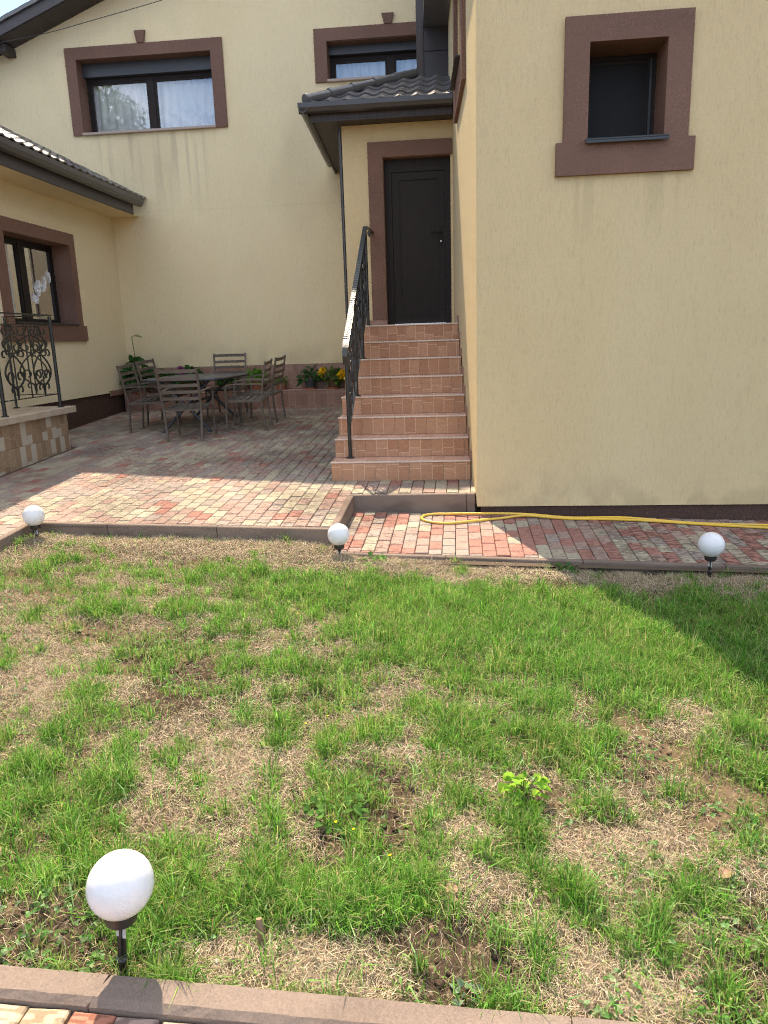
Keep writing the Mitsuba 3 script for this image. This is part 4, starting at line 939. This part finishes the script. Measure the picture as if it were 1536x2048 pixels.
# ---------------------------------------------------------------- hose
def smooth_path(P, n=24):
    from scipy.interpolate import CubicSpline
    P = np.asarray(P, float); t = np.arange(len(P)); return CubicSpline(t, P)(np.linspace(0, len(P)-1, n*len(P)))
hp = [(2.9, 6.21), (2.2, 6.26), (1.7, 6.34), (1.3, 6.375), (0.9, 6.37), (0.60, 6.395), (0.40, 6.35), (0.15, 6.24), (-0.08, 6.145), (-0.24, 6.17), (-0.325, 6.27), (-0.27, 6.40), (-0.10, 6.435), (0.10, 6.415), (0.35, 6.405), (0.65, 6.42), (1.0, 6.40), (1.4, 6.405), (1.9, 6.33), (2.4, 6.30), (2.9, 6.27)]
hz = [0, 0, 0, 0, .0, .012, .0, 0, 0, 0, 0, 0, 0, .014, .022, .014, .0, .010, 0, 0, 0]
hpz = smooth_path([(x, y, path_z(x, y)+0.0135+dz) for (x, y), dz in zip(hp, hz)], 16)
obj('garden_hose', tube(hpz, 0.0108, 10), 'hose_rubber', None, smooth=60, label='yellow garden hose lying in a long loop on the paved path below the wing', cat='hose')
# overhead cable
cb = smooth_path([(-8.2, 12.0, 6.10), (-6.912, 12.0, 6.205), (-6.148, 12.0, 6.285), (-5.588, 12.0, 6.376), (-4.893, 12.0, 6.496), (-4.288, 12.0, 6.605), (-3.0, 12.0, 6.86)], 10)
obj('overhead_cable', tube(cb, 0.0055, 6), 'cable_black', None, smooth=60, label='thin dark cable running across the gable below the roof edge', cat='cable')

# ---------------------------------------------------------------- lawn: grass, straw, weeds
LAWN_X = lambda y: (np.maximum(-3.56, -0.685*y-0.6), 0.47*y+0.8)
def unproj(px, py, z=0.02):
    d = (px-768)/FPX*RIGHT-(py-1024)/FPX*UP+FWD; return (EYE+d*(z-EYE[2])/d[2])[:2]
# patches, in metres: x, y, radius x, radius y, weight (positive = lush, negative = bare)
PATCH = [(-2.65, 4.75, .95, .16, .5), (-1.7, 4.72, .6, .22, .45), (-0.55, 4.40, .75, .50, 1.5), (0.35, 4.2, .85, .60, 1.7), (1.55, 4.15, .95, .70, 1.9), (0.9, 3.45, .55, .40, 1.6), (0.30, 3.3, .6, .45, 1.2), (-0.15, 3.6, .35, .35, .7),
         (-0.72, 3.28, .26, .22, .95), (-2.0, 4.05, .42, .18, .7), (-2.75, 3.55, .2, .3, .6), (-0.82, 2.78, .15, .16, .8), (-1.42, 2.33, .30, .20, .8), (-1.0, 2.35, .16, .14, .6), (0.28, 2.72, .3, .24, .85), (-0.1, 2.9, .25, .2, .7),
         (0.72, 2.55, .14, .14, .8), (0.93, 2.48, .18, .16, .8), (-0.95, 1.93, .22, .14, .8), (-1.3, 1.9, .3, .24, .8), (-0.55, 1.72, .15, .12, .7), (-0.20, 1.78, .12, .10, .85), (0.10, 2.0, .20, .14, 1.0), (0.34, 1.84, .16, .10, .7), (0.52, 1.62, .11, .09, .95), (0.64, 1.83, .12, .08, .6), (0.83, 1.78, .12, .1, .5),
         (0.30, 2.30, .18, .10, .6), (-0.48, 2.18, .25, .16, .6), (0.98, 2.15, .08, .08, .7), (-1.75, 2.9, .3, .2, .4), (-0.4, 2.45, .2, .12, .35),
         (-2.0, 5.20, 1.7, .20, -1.3), (0.6, 4.95, 1.9, .18, -1.1), (-1.55, 3.05, .55, .28, -.5), (-1.25, 2.72, .30, .14, -.6), (-0.15, 2.55, .20, .16, -.8), (0.98, 2.25, .30, .42, -.9), (-0.2, 1.95, .16, .08, -.7), (0.1, 1.55, 1.0, .085, -1.0), (-1.85, 3.55, .5, .2, -.4), (-0.35, 3.05, .22, .16, -.5), (0.45, 2.9, .25, .10, -.6), (-0.62, 2.02, .18, .08, -.6), (-0.9, 2.6, .2, .1, -.5), (0.55, 2.15, .25, .12, -.3), (-0.35, 1.63, .2, .06, -.5), (-0.75, 2.25, .22, .10, -.7), (-1.05, 2.12, .20, .07, -.7), (-0.5, 1.9, .12, .10, -.4), (-1.9, 2.75, .3, .2, -.3)]
def lush(x, y):
    s = 0.30+0*x
    for (cx, cy, rx, ry, w) in PATCH: s = s+0.44*w*np.exp(-((x-cx)/rx)**2-((y-cy)/ry)**2)
    q = np.stack([x*2.6, y*2.6, 0*x], -1)
    s = s+0.8*(meshkit.fbm(q, 3, 21)-0.5)+2.0*(meshkit.fbm(q*3.7, 3, 22)-0.5)
    return np.clip(s, 0, 1.15)
def front_limit(x): return np.where(x < -0.97, 5.495+(-0.97-x)*0.085, path_front(x)-0.035)
def scatter(n, power=1.0, y0=1.44, y1=5.75, seed=1, edge=0.0):
    r = np.random.default_rng(seed)
    y = y0+(y1-y0)*r.random(n)**power; a, b = LAWN_X(y); x = a+(b-a)*r.random(n)
    ok = (y < front_limit(x)-edge) & (y > near_kerb_y(x)+0.034)
    return x[ok], y[ok], r
def blades(x, y, h, w, lean, r, col, spread=None, curl=0.6):
    """curved three-triangle blades"""
    n = len(x); az = r.uniform(0, 2*np.pi, n) if spread is None else spread
    b = np.stack([x, y, ground_at(x, y)-0.004], 1)
    d = np.stack([np.cos(az), np.sin(az), 0*az], 1); fa = az+np.pi/2+r.normal(0, 0.7, n); s = np.stack([np.cos(fa), np.sin(fa), 0*fa], 1)
    l1 = h*np.sin(lean*0.45); l2 = h*np.sin(lean)
    m = b+d*(l1*0.5)[:, None]+np.array([0, 0, 1])*(h*np.cos(lean*0.45)*0.55)[:, None]
    t = b+d*(l2)[:, None]+np.array([0, 0, 1])*(h*np.maximum(np.cos(lean*(1-0.35*0)), 0.02)*(1-0.15*curl))[:, None]
    hw = (w/2)[:, None]
    V = np.stack([b-s*hw*.8, b+s*hw*.8, m-s*hw, m+s*hw, t], 1).reshape(-1, 3)
    F = (np.arange(n)[:, None, None]*5+np.array([(0, 1, 3), (0, 3, 2), (2, 3, 4)])[None]).reshape(-1, 3)
    return trimesh.Trimesh(V, F, process=False), np.repeat(col, 5, 0)
def mixc(cols, wts, r, n, var=0.18):
    k = r.choice(len(cols), n, p=np.array(wts)/sum(wts)); c = np.array(cols)[k]; return np.clip(c*(1+r.normal(0, var, (n, 1)))*(1+r.normal(0, .06, (n, 3))), .004, .9)
GREENS = [(.13, .31, .038), (.175, .375, .055), (.265, .45, .105), (.074, .195, .034), (.37, .43, .15), (.45, .40, .21)]
def hue(x, y):
    q = np.stack([x*1.9, y*1.9, 0*x], -1); a = meshkit.fbm(q, 3, 91)[:, None]; b = meshkit.fbm(q*3, 2, 92)[:, None]
    return (0.72+0.56*b)*((1-a)*np.array([[.80, .95, .9]])+a*np.array([[1.28, 1.04, 1.1]]))
# lush growth
ms, cs_ = [], []
x, y, r = scatter(760000, 1.25, seed=31)
L_ = lush(x, y); keep = r.random(len(x)) < np.clip((L_-0.12)*0.60, 0.05, .7)*(1-.9*np.exp(-((x-.215)/.075)**2-((y-2.30)/.09)**2))*np.clip(1.25-y*0.10, .5, 1)
x, y, L_ = x[keep], y[keep], L_[keep]; n = len(x)
h = (0.026+0.062*np.clip(L_, 0, 1))*r.uniform(.45, 1.45, n); w = r.uniform(.0010, .0024, n)*(1+y*.16)
m, c = blades(x, y, h, w, np.abs(r.normal(.45, .38, n)), r, np.clip(mixc(GREENS, [3, 3.0, 2.0, 3.0, 2.2, 1.3], r, n, .28)*hue(x, y), .004, .9)); ms.append(m); cs_.append(c)
# tufts
xt, yt, r2 = scatter(8200, 1.25, seed=77)
Lt = lush(xt, yt); kt = r2.random(len(xt)) < np.clip((Lt-.22)*.85, .04, .85)*(1-np.exp(-((xt-.215)/.085)**2-((yt-2.30)/.11)**2)); xt, yt, Lt = xt[kt], yt[kt], Lt[kt]
for cx, cy, l in zip(xt, yt, Lt):
    sz_ = r2.uniform(.5, 1.25); k = int(r2.integers(22, 75)*sz_); a = r2.uniform(0, 2*np.pi, k); q = np.abs(r2.normal(0, .026*sz_, k))
    x, y = cx+q*np.cos(a), cy+q*np.sin(a)
    ok = (y > near_kerb_y(x)+.036) & (y < front_limit(x)-.01); x, y, a, q = x[ok], y[ok], a[ok], q[ok]; k = len(x)
    if k == 0: continue
    base = (r2.uniform(.045, .085)+.04*min(l, 1))*(.6+.4*sz_)
    tone = 1+r2.normal(0, .12)
    m, c = blades(x, y, base*r2.uniform(.5, 1.25, k), r2.uniform(.0016, .0034, k)*(1+cy*.08), np.clip(.25+q/.026*.33+r2.normal(0, .15, k), 0, 1.3), r2, np.clip(mixc(GREENS, [3, 3, 2, 3.6, 1.5, 1.1], r2, k)*tone, 0, .9), a+r2.normal(0, .4, k)); ms.append(m); cs_.append(c)
x, y, r = scatter(26000, 1.4, seed=131); kp = r.random(len(x)) < np.clip(lush(x, y)-.1, .06, 1); x, y = x[kp], y[kp]; n = len(x)   # broad pale blades
m, c = blades(x, y, r.uniform(.05, .12, n), r.uniform(.0032, .0055, n), np.clip(r.normal(.8, .35, n), .1, 1.4), r, mixc([(.24, .42, .12), (.32, .46, .20), (.16, .34, .07)], [2, 1, 2], r, n)); ms.append(m); cs_.append(c)
obj('grass', cat_(ms), 'blade', None, kind='stuff', label='patchy green lawn grass growing in tufts', color=np.vstack(cs_), cat='grass')
# straw
STRAW = [(.46, .37, .25), (.36, .285, .19), (.54, .45, .33), (.26, .20, .135), (.43, .37, .24)]
x, y, r = scatter(760000, 1.1, seed=41)
L_ = lush(x, y); cov = np.clip(meshkit.fbm(np.stack([x*3, y*3, 0*x], -1), 3, 55)*3.2-1.05, .05, 1)
keep = r.random(len(x)) < np.clip(1.0-L_*0.75, .25, 1)*cov*(1-.65*np.exp(-((x-1.05)/.30)**2-((y-2.2)/.45)**2)); x, y = x[keep], y[keep]; n = len(x)
m, c = blades(x, y, r.uniform(.02, .075, n), r.uniform(.0007, .0015, n)*(1+y*.22), np.clip(r.normal(1.22, .32, n), .2, 1.54), r, mixc(STRAW, [3, 3, 2, 2, 1], r, n)); ms, cs_ = [m], [c]
r = np.random.default_rng(43)                                     # dry fringe along the far kerbs
x = r.uniform(-3.55, 2.7, 95000); y = front_limit(x)-np.abs(r.normal(0.02, .14, len(x))); y = np.minimum(y, front_limit(x)-.004); n = len(x)
m, c = blades(x, y, r.uniform(.02, .085, n), r.uniform(.0018, .0034, n), np.clip(r.normal(.95, .4, n), .05, 1.5), r, mixc(STRAW, [3, 2, 3, 1, 2], r, n)); ms.append(m); cs_.append(c)
obj('dry_grass', cat_(ms), 'straw', None, kind='stuff', label='dry straw-coloured grass lying between the green tufts', color=np.vstack(cs_), cat='grass')
# clover and small weeds spread in the turf
x, y, r = scatter(5200, 1.5, seed=61); q = meshkit.fbm(np.stack([x*2.2, y*2.2, 0*x], -1), 3, 71); kp = q > .56; x, y = x[kp], y[kp]; n = len(x)
a = r.uniform(0, 6.28, n); P = np.repeat(np.stack([x, y, ground_at(x, y)+r.uniform(.008, .035, n)], 1), 3, 0); aa = np.repeat(a, 3)+np.tile(np.arange(3)*2.09, n)
m, c = leaf_mesh(P, np.stack([np.cos(aa), np.sin(aa), .25+0*aa], 1), np.tile([0, 0, 1.0], (3*n, 1))+r.normal(0, .3, (3*n, 3)), r.uniform(.009, .02, 3*n), r.uniform(.008, .016, 3*n), np.full(3*n, .2), mixc([(.10, .20, .06), (.20, .30, .14), (.13, .17, .09), (.07, .14, .04)], [3, 2, 1, 2], r, 3*n))
obj('clover', m, 'leaf', None, kind='stuff', label='small clover leaves scattered through the turf', color=c, cat='clover')
# loose clods of soil
cl_, r = [], np.random.default_rng(19)
x, y, r = scatter(3200, 1.4, seed=19); Lx = lush(x, y)
for cx, cy, l in zip(x, y, Lx):
    if l > .35 or r.random() > .6: continue
    s = trimesh.creation.icosphere(1, r.uniform(.004, .013)); s.vertices = s.vertices*(1+r.normal(0, .18, (len(s.vertices), 1)))*[1, 1, .7]; s.apply_translation((cx, cy, float(ground_at(cx, cy))+.003)); cl_.append(s)
obj('soil_clods', cat_(cl_), 'soil', None, kind='stuff', smooth=True, label='crumbly clods of dark soil on the bare patches', cat='soil')
# single weeds
def weed(label, x, y, rad, hgt, n, L, W, c0, c1, seed):
    k = thing('weed', label, 'weed')
    z = float(ground_at(x, y))
    m, c = foliage((x, y, z+.005), rad, hgt, n, L, W, c0, c1, seed); obj('foliage', m, 'leaf', k, color=c)
    s = stems((x, y, z-.005), rad*.8, hgt, 7, seed+1, .0018); obj('stem', s, 'leaf', k, color=np.full((len(s.vertices), 3), (.14, .20, .06)))
weed('bright yellow-green broad-leaved weed in the middle of the lawn', .215, 2.33, .075, .13, 46, .042, .040, (.13, .32, .03), (.36, .55, .07), 5)
weed('dark broad-leaved weed clump left of the lawn centre', -.42, 2.17, .12, .07, 50, .035, .030, (.06, .14, .03), (.14, .26, .06), 15)
weed('leafy weed against the path kerb beside the kerb corner lamp', -.62, 5.20, .13, .07, 50, .05, .045, (.10, .20, .05), (.22, .34, .10), 25)
weed('small green weed against the path kerb at the edge of the shade', .78, 5.20, .10, .07, 36, .05, .045, (.06, .15, .04), (.12, .24, .06), 35)
weed('tiny green weed right of the shaded weed by the path kerb', 1.0, 5.22, .05, .06, 16, .045, .04, (.06, .15, .04), (.12, .24, .06), 45)
weed('pale grey-green weed by the near kerb at the bottom of the picture', .005, 1.485, .035, .03, 14, .022, .018, (.16, .24, .14), (.24, .32, .20), 55)
weed('small round-leaved weed beside the foot of the foreground lamp', -.76, 1.50, .05, .03, 24, .024, .02, (.12, .22, .06), (.20, .32, .09), 65)
# yellow flowers
FL = [(347, 1813, 'tiny yellow flower right of the foreground lamp globe'), (672, 1660, 'tiny yellow flower in the dark weed clump, leftmost of three'), (780, 1727, 'tiny yellow flower nearest the kerb among three by the dark weed clump'),
      (707, 1672, 'tiny yellow flower in the dark weed clump, middle one of three'), (612, 1452, 'tiny yellow flower in the lawn middle, left one of a pair'), (655, 1435, 'tiny yellow flower in the lawn middle, right one of a pair'),
      (340, 1275, 'tiny yellow flower farthest left in the lawn'), (596, 1237, 'tiny yellow flower farthest from the camera, in the upper lawn')]
for i, (px, py, ftxt) in enumerate(FL):
    x, y = unproj(px, py, .05); z = float(ground_at(x, y))+.045
    th = np.arange(5)*1.2566; m, c = leaf_mesh(np.tile([x, y, z], (5, 1)), np.stack([np.cos(th), np.sin(th), .35+0*th], 1), np.tile([0, 0, 1.0], (5, 1)), np.full(5, .006), np.full(5, .006), np.zeros(5), np.full((5, 3), (.75, .55, .02)))
    k = thing('yellow_flower', ftxt, 'flower', 'tiny yellow flowers in the lawn')
    obj('blossom', m, 'petal', k, color=c); obj('stem', tube([(x, y, z-.045), (x, y, z)], .0009, 5), 'leaf', k, color=np.full((12, 3), (.12, .2, .05)))
# dead leaves, a stub of wood, a pebble
def dead_leaf(label, x, y, s, rot, seed):
    a = np.linspace(0, 1, 7); V, F = [], []
    for t in a:
        wdt = s*.42*math.sin(math.pi*min(.98, t*.93+.05)); zc = s*.35*t*(1-t)*2+(s*.25 if t > .8 else 0)*(t-.8)
        for j in (-1, 0, 1): V.append((s*(t-.5), j*wdt, zc+(.28*wdt if j else 0)))
    for i in range(6):
        for j in range(2): q = i*3+j; F += [(q, q+1, q+4), (q, q+4, q+3)]
    m = trimesh.Trimesh(np.array(V), np.array(F), process=False); m.apply_transform(trimesh.transformations.euler_matrix(.2, -.15, rot)); m.apply_translation((x, y, float(ground_at(x, y))+.02))
    obj('dead_leaf', m, 'dead_leaf_brown', None, smooth=True, label=label, cat='leaf')
dead_leaf('curled tan dead leaf in the near middle of the lawn', -.03, 1.83, .045, 1.1, 1)
dead_leaf('brown dead leaf on bare soil near the right edge of the lawn', .775, 1.96, .05, .2, 2)
sw = tube([(-.538, 1.632, .04), (-.540, 1.634, .085), (-.543, 1.640, .112)], [.011, .010, .008], 9); obj('wood_stub', sw, 'wood_grey', None, smooth=50, label='short brown stub of wood sticking up right of the foreground lamp', cat='stick')
pb_ = trimesh.creation.icosphere(2, .014); pb_.vertices *= [1.2, .9, .7]; pb_.apply_translation((-.638, 1.562, float(ground_at(-.638, 1.562))+.008)); obj('pebble', pb_, 'pebble', None, smooth=True, label='pale grey pebble in a hollow right of the foreground lamp', cat='stone')

# ---------------------------------------------------------------- tree behind the viewpoint, mirrored in the upstairs panes
tr = thing('garden_tree', 'leafy tree seen only as a reflection in the left upstairs window', 'tree')
to = np.array([-15.4, -7.6, -0.3]); rr = np.random.default_rng(88)
trunk = tube([to, to+[.2, .1, 3], to+[.1, .3, 6], to+[.3, .2, 9.5], to+[.2, .0, 12.5]], [.34, .26, .20, .11, .04], 10)
limbs = []
tips = []
for i in range(16):
    z0 = rr.uniform(5.0, 11); a = rr.uniform(0, 6.28); l = rr.uniform(1.6, 3.4)*(1.1-abs(z0-8)/9)
    e = to+np.array([.2+math.cos(a)*l, .2+math.sin(a)*l, z0+rr.uniform(.6, 2.0)]); limbs.append(tube([to+[.2, .2, z0], (to+[.2, .2, z0]+e)/2+[0, 0, .25], e], [.09, .06, .025], 6)); tips.append(e)
obj('trunk', cat_([trunk]+limbs), 'bark', tr, smooth=50)
ms, cs_ = [], []
for e in tips+[to+[.2, 0, 12.4], to+[.8, .2, 11.2], to+[2.4, .3, 10.2]]:
    m, c = foliage(e-np.array([0, 0, .5]), 1.15, 1.1, 420, .19, .13, (.05, .12, .025), (.11, .20, .04), int(rr.integers(1e6))); ms.append(m); cs_.append(c)
obj('crown', cat_(ms), 'leaf', tr, color=np.vstack(cs_))
